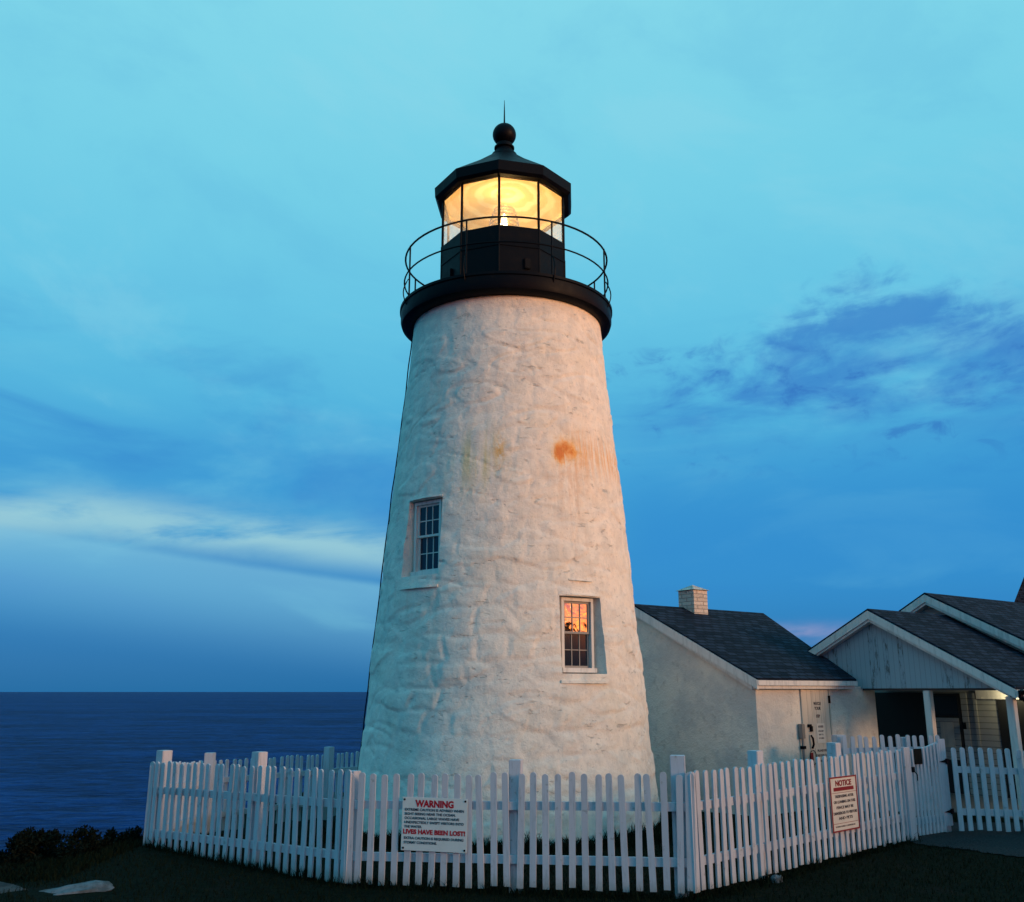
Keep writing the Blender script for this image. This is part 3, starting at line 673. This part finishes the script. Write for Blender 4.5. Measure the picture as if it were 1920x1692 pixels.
# ------------------------------------------------------------------ keeper's house with its porch
PO = (8.06, 16.0, 0); PM = frame(PO, (-.59, .807), (.807, .59))     # x = t along the gable (to the left), y = s back into the house
kh = empty('keeper_house', PO, 'keeper house with peeling board porch gable and dark shingled roofs at the right edge', 'house')
zr = lambda t: 3.43 - .555 * (2.37 - t) if t < 2.37 else 3.43 - .505 * (t - 2.37)
pb = MB(PM); pb.prism([(.02, 0, 2.055), (3.86, 0, 2.055), (3.86, 0, zr(3.86) - .03), (2.37, 0, 3.38), (.02, 0, zr(.02) - .03)], (0, .04, 0))
pb.build('porch_gable', 'gable_boards', kh)
rf = MB(PM)
for a, b in (((-.16, zr(-.16)), (2.37, 3.43)), ((4.0, zr(4.0)), (2.37, 3.43))):
    rf.prism([(a[0], -.16, a[1] + .01), (b[0], -.16, b[1] + .01), (b[0], 2.49, b[1] + .01), (a[0], 2.49, a[1] + .01)], (0, 0, .04))
rf.build('porch_roof', 'shingles', kh)
tr = MB(PM)
for a, b in ((-.16, 2.37), (4.0, 2.37)):
    tr.prism([(a, -.18, zr(a) - .13), (a, -.18, zr(a) + .008), (b, -.18, zr(b) + .008), (b, -.18, zr(b) - .14)], (0, .03, 0))
    a2 = a + (.1 if a < 2 else -.1)
    tr.prism([(a2, -.15, zr(a2) - .17), (a2, -.15, zr(a2) - .06), (b, -.15, zr(b) - .06), (b, -.15, zr(b) - .19)], (0, .147, 0))
tr.build('rake_board', 'white_paint', kh)
MB(PM).box(-.19, -.155, -.17, 2.48, 1.90, 2.03).box(-.155, .0, -.12, 2.48, 1.90, 1.93).build('eave_fascia', 'white_paint', kh)
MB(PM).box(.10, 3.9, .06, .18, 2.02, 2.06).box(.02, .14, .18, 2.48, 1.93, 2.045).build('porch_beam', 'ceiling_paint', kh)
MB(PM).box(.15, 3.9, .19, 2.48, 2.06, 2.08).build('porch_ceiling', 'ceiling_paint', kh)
for t_ in (1.50, .06):
    MB(PM).box(t_ - .06, t_ + .06, .04, .16, -.2, 2.018 if t_ > 1 else 1.925).build('porch_post', 'white_paint', kh, bevel=.006)
MB(PM).box(-.2, 4.4, -.3, 2.45, -.3, .10).build('porch_floor', 'grey_metal', kh)
KS = 2.5; zk = lambda t: 3.89 - .535 * abs(t - 2.67)
kw = MB(PM); kw.prism([(-.85, KS, -.4), (6.2, KS, -.4), (6.2, KS, zk(6.2) - .05), (2.67, KS, 3.84), (-.85, KS, zk(-.85) - .05)], (0, .2, 0))
kw.box(-.85, -.65, KS + .2, 9, -.4, 1.95).box(6.0, 6.2, KS + .2, 9, -.4, 1.95)
kw.build('wall', 'clapboard', kh)
rf = MB(PM)
for a in (-1.1, 6.44):
    rf.prism([(a, KS - .22, zk(a) + .01), (2.67, KS - .22, 3.90), (2.67, 9.2, 3.90), (a, 9.2, zk(a) + .01)], (0, 0, .04))
rf.build('roof', 'shingles', kh)
tr = MB(PM)
for a in (-1.1, 6.44):
    tr.prism([(a, KS - .24, zk(a) - .13), (a, KS - .24, zk(a) + .008), (2.67, KS - .24, 3.898), (2.67, KS - .24, 3.75)], (0, .03, 0))
    tr.prism([(a, KS - .21, zk(a) - .17), (a, KS - .21, zk(a) - .07), (2.67, KS - .21, 3.82), (2.67, KS - .21, 3.70)], (0, .205, 0))
tr.build('rake_board', 'white_paint', kh)
# porch back wall: dark panel painted for the porch's deep shade, glazed door, corner boards
MB(PM).box(3.02, 4.6, KS - .05, KS - .003, .1, 1.98).build('shade_panel', 'dark_paint', kh)
dk = MB(PM).box(2.28, 2.90, KS - .04, KS - .003, .1, 1.96).build('house_door', 'dark_paint', kh)
MB(PM).box(2.33, 2.85, KS - .05, KS - .041, .72, 1.50).build('door_panel', 'clapboard', dk)
MB(PM).box(2.45, 2.72, KS - .058, KS - .051, .95, 1.42).build('notice_card', 'door_paint', dk)
MB(PM).box(2.33, 2.85, KS - .05, KS - .041, 1.55, 1.92).build('door_pane', 'dark_glass', dk)
MB(PM).tube([(2.20, KS - .09, 1.30), (2.20, KS - .09, 1.42)], .03, 8).build('door_handle', 'black_iron', dk)
MB(PM).box(2.14, 2.26, KS - .035, KS - .003, .1, 1.98).box(1.95, 2.0, KS - .05, KS - .003, .1, 1.98).build('trim_board', 'clapboard', kh)
MB(PM).box(.4, 1.55, KS - .03, KS - .003, .1, 1.85).build('dark_panel', 'dark_paint', kh)  # flat dark board fixed on the wall, nothing cut behind it
MB(PM).box(-.1, 1.93, KS - .06, KS - .003, 1.86, 2.05).build('frieze_board', 'white_paint', kh)
# porch light on its bracket at the eave
lt = empty('porch_light', PM @ Vector((1.0, 2.2, 1.95)), 'glowing porch lamp with black fittings under the far right eave', 'lamp')
LP = PM @ Vector((1.08, 2.24, 1.95))
MB(Matrix.Translation(LP)).lathe([(.0001, -.055), (.045, -.035), (.055, 0), (.045, .035), (.02, .055)], 20).build('bulb', 'bulb_glow', lt, smooth=True)
MB(Matrix.Translation(LP)).lathe([(.02, .055), (.06, .06), (.06, .075), (.02, .14)], 20).build('socket', 'black_iron', lt, smooth=True)
l2 = bpy.data.lights.new('porch_bulb', 'POINT'); l2.energy = 8; l2.color = (1, .83, .46); l2.shadow_soft_size = .03
l2o = bpy.data.objects.new('porch_bulb', l2); COL.objects.link(l2o); l2o.parent = lt
l2o.location = (PM @ Vector((1.20, 2.20, 1.955))) - ORG[lt.name]
sp = empty('floodlight', PM @ Vector((-.2, .35, 2.0)), 'small black twin floodlight on the white eave board, far right edge', 'lamp')
for dz, ds in ((.0, .0), (-.11, .02)):
    Q_ = PM @ Vector((-.24, -.10 + ds, 2.0 + dz))
    MB(Matrix.Translation(Q_) @ Matrix.Rotation(R(115), 4, 'X')).lathe([(.015, -.05), (.03, -.01), (.042, .04), (.036, .045)], 16).build('lamp_head', 'black_iron', sp, smooth=True)
MB(PM).box(-.235, -.19, -.14, -.06, 1.86, 2.02).build('bracket', 'black_iron', sp)

# steep dark roof further back, cut by the right edge of the view
bt = empty('bell_house', (17.6, 30.5, 0), 'steep dark shingled roof peak rising behind the keeper house at the right edge', 'building')
MB().box(16.6, 19.4, 30, 32.8, -.4, 3.0).build('wall', 'clapboard', bt)
MB().raw([(14.5, 29.6, 3.0), (21.0, 29.6, 3.0), (21.0, 33.2, 3.0), (16.7, 33.2, 3.0), (17.95, 31.2, 8.2), (18.6, 31.4, 8.2)], [(3, 2, 1, 0), (0, 1, 4), (1, 2, 5, 4), (2, 3, 5), (3, 0, 4, 5)]).build('roof', 'shingles', bt)

# ------------------------------------------------------------------ picket fences
def picket_mesh(w, h, t=.022, name='picket'):
    H = w / 2; n = 7; top = [(H * math.cos(math.pi * i / n), h - H * .9 + H * .9 * math.sin(math.pi * i / n)) for i in range(n + 1)]
    poly = [(-H, 0), (H, 0)] + top
    m_ = MB(); m_.prism([(a, -t / 2, b) for a, b in poly], (0, t, 0))
    me = bpy.data.meshes.new(name); me.from_pydata([tuple(v) for v in m_.v], [], m_.f); me.materials.append(MAT['fence_paint'])
    import bmesh
    bm = bmesh.new(); bm.from_mesh(me); bmesh.ops.recalc_face_normals(bm, faces=bm.faces)
    bm.to_mesh(me); bm.free(); return me
def fence(A, B, zA, zB, H, label, side=1, n=None, sp=.136, rails=(.27, .80), ends=True, pw=.067, posts=(), post_h=.13, group='white picket fences around the lighthouse'):
    """A, B: plan points; zA, zB: picket foot heights; side: +1 puts rails and posts on the left of A->B"""
    A, B = Vector((*A, 0)), Vector((*B, 0)); L = (B - A).length; t = (B - A) / L; nr = Vector((-t.y, t.x, 0)) * side
    root = empty('picket_fence', (A.x, A.y, zA), label, 'fence', group)
    n = n or round(L / sp); me = picket_mesh(pw, H); wide = picket_mesh(pw * 1.35, H)
    ang = math.atan2(t.y, t.x)
    for i in range(n + 1):
        f_ = i / n; p = A + t * L * f_; z_ = zA + (zB - zA) * f_ + random.uniform(-.016, .016)
        last = ends and i in (0, n)
        if last: p = p + t * (.03 if i == 0 else -.03)
        o = bpy.data.objects.new('picket', wide if last else me); COL.objects.link(o); o.parent = root; ORG[o.name] = ORG[root.name]
        o.location = Vector((p.x, p.y, z_)) - ORG[root.name]; o.rotation_euler = (random.gauss(0, .006), random.gauss(0, .013), ang + random.gauss(0, .02))
    dz = zB - zA
    for rz in rails:
        a = A + nr * .037 + Vector((0, 0, zA + rz)); b = B + nr * .037 + Vector((0, 0, zB + rz))
        MB().bar(a, b, .045, .085).build('rail', 'fence_paint', root)
    for f_, ww, hh in posts:
        p = A + t * L * f_ + nr * (.063 + ww / 2); z_ = zA + dz * f_
        m_ = MB(frame((p.x, p.y, 0), (t.x, t.y), (nr.x, nr.y))); m_.box(-ww / 2, ww / 2, -ww / 2, ww / 2, z_ - .35, z_ + H + hh)
        m_.build('post', 'fence_paint', root, bevel=.006)
    return root
P_L, P_A, P_B, P_C = (-4.80, 13.40), (-1.80, 11.17), (1.83, 10.37), (5.36, 13.70)
fence(P_L, P_A, -.06, -.005, 1.165, 'bluish picket fence run in front at the left, beside the sea', 1,
      posts=((.02, .15, .13), (.545, .14, .15), (.985, .12, -.02)))
fence(P_A, P_B, -.005, .055, 1.13, 'nearest picket fence run, across the foot of the tower, carrying the large warning sign', 1, n=27,
      posts=((.50, .13, .13), (.965, .15, .17)))
fence(P_B, P_C, .055, .10, 1.15, 'picket fence run receding to the right up to the gate, carrying the red bordered notice', 1,
      posts=((.29, .13, .13), (.655, .13, .14)))
fence(P_L, (-5.0, 16.25), -.06, -.22, 1.13, 'short picket fence run at the far left corner, seen nearly end-on towards the sea', -1, posts=((.97, .15, .13),), ends=False)
fence((-5.0, 16.25), (-2.1, 21.0), -.20, -.27, 1.11, 'distant picket fence run against the sea, disappearing behind the tower', -1, posts=((.515, .14, .13),), ends=False)
fence((5.30, 16.0), (6.95, 16.35), .16, .17, 1.15, 'inner picket fence run in front of the dark porch, seen above the gate fence', 1, posts=((.0, .17, .01), (.68, .13, -.04)), ends=False, rails=(.3, .92))
fence((6.21, 14.13), (9.2, 14.45), .14, .03, 1.10, 'blue shaded picket fence run right of the gate, at the right edge', 1, ends=False, rails=(.24, .80), posts=((.42, .13, .0),))
# short stone footing seen under the fence by the third post
# gate between the end board of the right run and its hinge post
GA, GB = Vector((5.47, 13.80, 0)), Vector((6.17, 14.32, 0)); gt = (GB - GA).normalized(); GL = (GB - GA).length; gn = Vector((gt.y, -gt.x, 0))
gate = empty('gate', (GA.x, GA.y, .1), 'narrow white picket gate with curved top and black hinges', 'gate')
GM = frame((GA.x, GA.y, 0), (gt.x, gt.y), (-gt.y, gt.x))
top = lambda f_: 1.235 + .10 * f_ * f_
for i in range(8):
    f_ = (i + .5) / 9.6; h_ = top(f_) - .12; me = picket_mesh(.048, h_, .02, 'gate_picket')
    o = bpy.data.objects.new('picket', me); COL.objects.link(o); o.parent = gate; ORG[o.name] = ORG[gate.name]
    o.location = GM @ Vector((f_ * GL, 0, .115)) - ORG[gate.name]; o.rotation_euler = (0, 0, math.atan2(gt.y, gt.x))
MB(GM).prism([(0, .012, .98), (GL, .012, 1.0), (GL, .012, top(1)), (GL * .5, .012, top(.5) - .01), (0, .012, top(0) - .02)], (0, .02, 0)).build('top_board', 'fence_paint', gate)
MB(GM).box(0, GL, .012, .035, .25, .34).build('rail', 'fence_paint', gate)
MB(GM).box(GL * .80, GL + .01, -.012, .010, .18, 1.345).build('hinge_board', 'fence_paint', gate, bevel=.004)
for z_ in (1.04, .37): MB(GM).prism([(GL * .78, -.02, z_), (GL + .03, -.02, z_ + .03), (GL + .03, -.02, z_ - .03)], (0, .008, 0)).box(GL - .03, GL + .03, -.03, -.012, z_ - .035, z_ + .035).build('hinge', 'black_iron', gate)
MB(GM).box(-.03, .03, -.03, -.012, .93, 1.0).tube([(.0, -.03, .95), (.04, -.05, .90), (.07, -.03, .82)], .008, 6).build('latch', 'black_iron', gate)
gp = empty('gate_post', (GB.x, GB.y, .1), 'white post on which the gate hangs, between gate and blue shaded fence', 'post')
MB(GM).box(GL - .08, GL + .04, .04, .16, -.2, 1.27).build('shaft', 'fence_paint', gp, bevel=.006)
ep = empty('end_post', (5.35, 13.69, .1), 'pale flat latch post board closing the right fence run beside the gate', 'post')
eM = frame((P_C[0], P_C[1], 0), (.73, .683), (-.683, .73))
MB(eM).box(-.13, .05, -.045, -.013, .04, 1.265).build('face_board', 'fence_paint', ep, bevel=.004)
MB(eM).box(-.09, .03, -.011, .10, -.25, 1.22).build('shaft', 'fence_paint', ep)
gs = empty('gate_plaque', GM @ Vector((.17, 0, 1.1)), 'small square black plaque on the upper left of the gate', 'plaque')
MB(GM).box(.06, .25, -.022, -.012, 1.03, 1.235).build('plate', 'plaque_metal', gs, bevel=.003)

# ------------------------------------------------------------------ signs
u = (Vector((*P_B, 0)) - Vector((*P_A, 0))).normalized(); out = Vector((u.y, -u.x, 0))
c_ = Vector((*P_A, 0)) + u * (.975 / u.x) + out * .024
WO = Vector((c_.x, c_.y, .62)); ws = empty('warning_sign', WO, 'large white WARNING sign with red headings on the front fence run', 'sign')
wM = boardM(WO, (u.x, u.y), (out.x, out.y)); wM = wM @ Matrix.Rotation(R(-.7), 4, 'Z')
MB(wM).box(-.365, .365, -.27, .27, 0, .008).build('panel', 'sign_white', ws, bevel=.002)
tM = wM @ Matrix.Translation((0, 0, .0095))
board_text([('WARNING', .095, .0, .175, 'CENTER', .43, .004), ('LIVES HAVE BEEN LOST!', .062, 0, -.10, 'CENTER', .69, .003)], tM, 'red_ink', ws, 'red_lettering')
L0 = -.335
ln = [('EXTREME CAUTION IS ADVISED WHEN', .66), ('SIGHT SEEING NEAR THE OCEAN.', .57), ('OCCASIONAL LARGE WAVES HAVE', .61), ('UNEXPECTEDLY SWEPT VISITORS INTO', .66), ('THE WATER.', .20)]
lines = []
for i, (s_, w_) in enumerate(ln): lines.append((s_, .036, L0, .132 - .043 * i, 'LEFT', w_, .0007))
lines += [('EXTRA CAUTION IS REQUIRED DURING', .036, L0, -.155, 'LEFT', .66, .0007), ('STORMY CONDITIONS.', .036, L0, -.20, 'LEFT', .37, .0007)]
board_text(lines, tM, 'dark_ink', ws, 'black_lettering')
for a, b in ((-.34, .245), (.34, .245), (-.34, -.245), (.34, -.245)):
    MB(wM @ Matrix.Translation((a, b, .008))).lathe([(.011, 0), (.011, .004), (.006, .007)], 12).build('screw', 'black_iron', ws)
u = (Vector((*P_C, 0)) - Vector((*P_B, 0))).normalized(); out = Vector((u.y, -u.x, 0))
k_ = 3.05; c_ = Vector((*P_B, 0)) + u * k_ + out * .024
NO = Vector((c_.x, c_.y, .675)); ns = empty('notice_sign', NO, 'upright cream NOTICE sign with dark red border on the receding right fence run', 'sign')
nM = boardM(NO, (u.x, u.y), (out.x, out.y)) @ Matrix.Diagonal((1.14, .85, 1, 1))
MB(nM).box(-.29, .29, -.37, .37, 0, .008).build('panel', 'sign_cream', ns, bevel=.002)
b_ = MB(nM); b_.box(-.29, .29, .35, .37, .0085, .011).box(-.29, .29, -.37, -.35, .0085, .011).box(-.29, -.268, -.35, .35, .0085, .011).box(.268, .29, -.35, .35, .0085, .011)
b_.box(-.268, .268, .148, .153, .0085, .0105).box(-.268, .268, -.262, -.257, .0085, .0105)
b_.build('red_border', 'dark_red', ns)
tM = nM @ Matrix.Translation((0, 0, .0095))
MB(nM).box(-.215, .215, .175, .225, .0085, .0105).build('red_bar', 'dark_red', ns)
board_text([('NOTICE', .105, 0, .245, 'CENTER', .34, .004)], tM, 'dark_red', ns, 'red_lettering')
lines = [('TRESPASSING AFTER', .052, 0, .085, 'CENTER', .40, .001), ('OR LEANING ON THIS', .052, 0, .01, 'CENTER', .46, .001), ('FENCE MAY BE', .052, 0, -.065, 'CENTER', .36, .001),
         ('DANGEROUS TO VISITORS', .052, 0, -.14, 'CENTER', .50, .001), ('AND PETS', .052, 0, -.21, 'CENTER', .30, .001), ('TOWN PARKS COMMISSION', .028, -.02, -.31, 'CENTER', .42, 0)]
board_text(lines, tM, 'dark_ink', ns, 'black_lettering')

# ------------------------------------------------------------------ rocks, shrubs, grass
def rock(name, c, dims, rot, m_, label, seed, tilt=(0, 0)):
    n, k = 26, 16; vs, fs = [], []
    for j in range(k + 1):
        th_ = math.pi * j / k
        for i in range(n):
            a = 2 * math.pi * i / n; p = Vector((math.sin(th_) * math.cos(a), math.sin(th_) * math.sin(a), math.cos(th_)))
            q = Vector([math.copysign(abs(w) ** .6, w) for w in p])
            q *= 1 + .25 * noise.noise(p * 1.7 + Vector((seed, 0, 0))) + .10 * noise.noise(p * 5 + Vector((seed, 4, 0)))
            vs.append((q.x * dims[0], q.y * dims[1], q.z * dims[2]))
    for j in range(k):
        for i in range(n): fs.append((j * n + i, j * n + (i + 1) % n, (j + 1) * n + (i + 1) % n, (j + 1) * n + i))
    me = bpy.data.meshes.new(name); me.from_pydata(vs, [], fs); me.update()
    o = link(name, me, m_, smooth=True); me.set_sharp_from_angle(angle=R(40)); o.location = c; o.rotation_euler = (tilt[0], tilt[1], rot)
    return tag(o, label, 'rock')
rock('rock', (-4.40, 10.50, -.0), (.36, .12, .085), R(30), 'pale_rock', 'pale flat slab of rock in the dark grass at bottom left', 3, (R(14), R(-3)))
rock('rock', (-5.25, 10.35, -.02), (.42, .30, .12), R(-12), 'dark_rock', 'low dark boulder with pale crest at the bottom left corner', 8, (R(6), R(8)))
rock('rock', (-5.95, 11.3, -.02), (.2, .14, .08), R(30), 'dark_rock', 'small dim stone beneath the shrubs at the left edge', 5)
rock('rock', (2.88, 11.26, .0), (.06, .05, .06), R(20), 'pale_rock', 'small pale footing stone under the right fence run', 6)
def shrub(c, rx, ry, h, n, label, seed, leaf=.035):
    rnd = random.Random(seed); root = empty('shrub', c, label, 'shrub', 'dark shrubs along the cliff edge')
    vs, fs = [], []
    lobes = [(rnd.uniform(-.95, .95) * rx, rnd.uniform(-.7, .7) * ry, rnd.uniform(.15, .85) * h, rnd.uniform(.18, .5)) for _ in range(16)]
    for i in range(n):
        lx, ly, lz, lr = rnd.choice(lobes); a = rnd.uniform(0, 2 * math.pi); e = math.asin(rnd.uniform(-.7, 1)); q = rnd.uniform(.55, 1.08) * lr
        p = Vector((lx + q * rx * math.cos(a) * math.cos(e), ly + q * ry * math.sin(a) * math.cos(e), max(.01, lz + q * h * math.sin(e))))
        d_ = Vector((rnd.gauss(0, 1), rnd.gauss(0, 1), rnd.gauss(.6, 1))).normalized(); s_ = d_.cross(Vector((rnd.gauss(0, 1), rnd.gauss(0, 1), rnd.gauss(0, 1)))).normalized()
        L_ = leaf * rnd.uniform(.7, 1.6); k = len(vs); w = L_ * .3
        vs += [p, p + d_ * L_ * .5 + s_ * w, p + d_ * L_, p + d_ * L_ * .5 - s_ * w]; fs.append((k, k + 1, k + 2, k + 3))
    me = bpy.data.meshes.new('foliage'); me.from_pydata([tuple(v) for v in vs], [], fs); link('foliage', me, 'dark_leaf', root)
    t_ = MB(Matrix.Translation(c))
    for i in range(9):
        lx, ly, lz, lr = lobes[i]; t_.tube([(0, 0, -.1), (lx * .5, ly * .5, lz * .5), (lx, ly, lz)], .008, 5)
    t_.build('stems', 'twig', root)
shrub((-5.60, 12.8, -.14), .50, .40, .42, 11000, 'tallest dark shrub against the sea, left of the fence corner', 1)
shrub((-6.45, 12.6, -.16), .6, .4, .24, 7000, 'low dark shrub cut by the left edge of the picture', 2)
shrub((-5.0, 12.9, -.20), .35, .4, .15, 4000, 'lowest dark shrub filling the dip right of the tallest one', 9)
shrub((-5.22, 13.7, -.20), .2, .3, .36, 4500, 'dark shrub tucked against the sea side of the left fence corner', 3)
for k_, (X_, Y_) in enumerate(((12.5, 9.6), (12.9, 11.0), (12.7, 12.5))):  # out of view, added to keep low sun off the right fence
    shrub((X_, Y_, .05), .95, 1.0, (2.0, 2.4, 2.2)[k_], 9000, ('southern', 'middle, tallest', 'northern')[k_] + ' of three unseen shrubs added to shade the right fence run', 20 + k_, .15)
shrub((-5.3, 12.0, -.10), .8, .4, .10, 5000, 'spreading low dark shrub between the pale slab and the sea', 4)
shrub((-5.9, 11.6, -.12), .7, .5, .12, 5000, 'flat dark shrub just right of the dim stone at the left edge', 5)

def blades(name, n, fpos, hmin, hmax, wid, seed, kindlabel):
    rnd = np.random.RandomState(seed); V = []; F = []
    k = 0
    while k < n:
        X, Y, mul_ = fpos(rnd)
        if X is None: continue
        z_ = gz(X, Y) - .005; h = rnd.uniform(hmin, hmax) * mul_; a = rnd.uniform(0, 6.283); w = wid * rnd.uniform(.6, 1.3)
        lx, ly = rnd.normal(0, .35, 2) * h; cx, sx = math.cos(a) * w, math.sin(a) * w; q = len(V)
        V += [(X - cx, Y - sx, z_), (X + cx, Y + sx, z_), (X + lx * .4 + cx * .7, Y + ly * .4 + sx * .7, z_ + h * .6), (X + lx * .4 - cx * .7, Y + ly * .4 - sx * .7, z_ + h * .6), (X + lx, Y + ly, z_ + h)]
        F += [(q, q + 1, q + 2, q + 3), (q + 3, q + 2, q + 4)]; k += 1
    me = bpy.data.meshes.new(name); me.from_pydata(V, [], F); me.update()
    o = link(name, me, 'grass_blade'); return tag(o, kindlabel, 'grass', kind='stuff')
def lawn(r_):
    Y = r_.uniform(9.6, 16); X = r_.uniform(-7, 7.5)
    if (X + 4.42) ** 2 + (Y - 10.4) ** 2 < .16 or abs(X) > Y * .58 or in_path(X, Y) or Y > cliff(X): return None, 0, 0
    return X, Y, 1
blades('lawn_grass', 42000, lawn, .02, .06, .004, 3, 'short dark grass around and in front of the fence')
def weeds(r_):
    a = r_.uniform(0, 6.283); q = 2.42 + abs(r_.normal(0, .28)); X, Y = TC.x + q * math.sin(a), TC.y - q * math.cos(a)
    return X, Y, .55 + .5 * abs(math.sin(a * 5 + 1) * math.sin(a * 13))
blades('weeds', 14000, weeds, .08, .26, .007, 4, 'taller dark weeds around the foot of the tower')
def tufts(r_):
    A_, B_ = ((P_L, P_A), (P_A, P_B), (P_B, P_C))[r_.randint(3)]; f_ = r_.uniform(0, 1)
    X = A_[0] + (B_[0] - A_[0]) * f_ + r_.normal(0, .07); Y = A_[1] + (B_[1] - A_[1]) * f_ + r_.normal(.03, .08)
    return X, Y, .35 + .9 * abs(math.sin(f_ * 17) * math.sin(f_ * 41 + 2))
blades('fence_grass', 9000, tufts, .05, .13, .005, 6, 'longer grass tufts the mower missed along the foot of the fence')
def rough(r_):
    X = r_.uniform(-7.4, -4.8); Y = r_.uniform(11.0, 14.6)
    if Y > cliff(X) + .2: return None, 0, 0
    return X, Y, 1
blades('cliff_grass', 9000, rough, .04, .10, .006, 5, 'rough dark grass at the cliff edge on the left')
def blocker_trees():  # unseen trees added to block low sun and darken the window's reflection
    rnd = random.Random(11); vs, fs = [], []
    for i in range(95):
        a = R(78 + 95 * i / 94 + rnd.uniform(-.5, .5)); d_ = rnd.uniform(40, 46); X, Y = d_ * math.sin(a), 14 + d_ * math.cos(a)
        H = rnd.uniform(4.2, 5.8) if rnd.random() < .85 else rnd.uniform(5.8, 6.8); wd = rnd.uniform(.9, 1.6)
        for q in range(150):
            f_ = rnd.random() ** .8; z_ = H * f_; rr = wd * (1 - f_) ** .7 * rnd.uniform(.4, 1.1) + .05; b = rnd.uniform(0, 6.283)
            p = Vector((X + rr * math.cos(b), Y + rr * math.sin(b), z_)); o_ = Vector((math.cos(b), math.sin(b), -.25)); sd = Vector((-math.sin(b), math.cos(b), rnd.uniform(-.3, .3)))
            L_ = rnd.uniform(.25, .6); k = len(vs)
            vs.extend([p - sd * L_ * .6, p + sd * L_ * .6, p + o_ * L_ + Vector((0, 0, .05)), p - o_ * .3 + Vector((0, 0, L_))]); fs.extend([(k, k + 1, k + 2), (k, k + 1, k + 3)])
    me = bpy.data.meshes.new('blocker_trees'); me.from_pydata([tuple(v) for v in vs], [], fs); me.update()
    tag(link('blocker_trees', me, 'dark_leaf'), 'unseen low spruce wood added behind the viewer to block the low sun', 'wood', kind='stuff')
blocker_trees()
print('objects', len(bpy.data.objects))
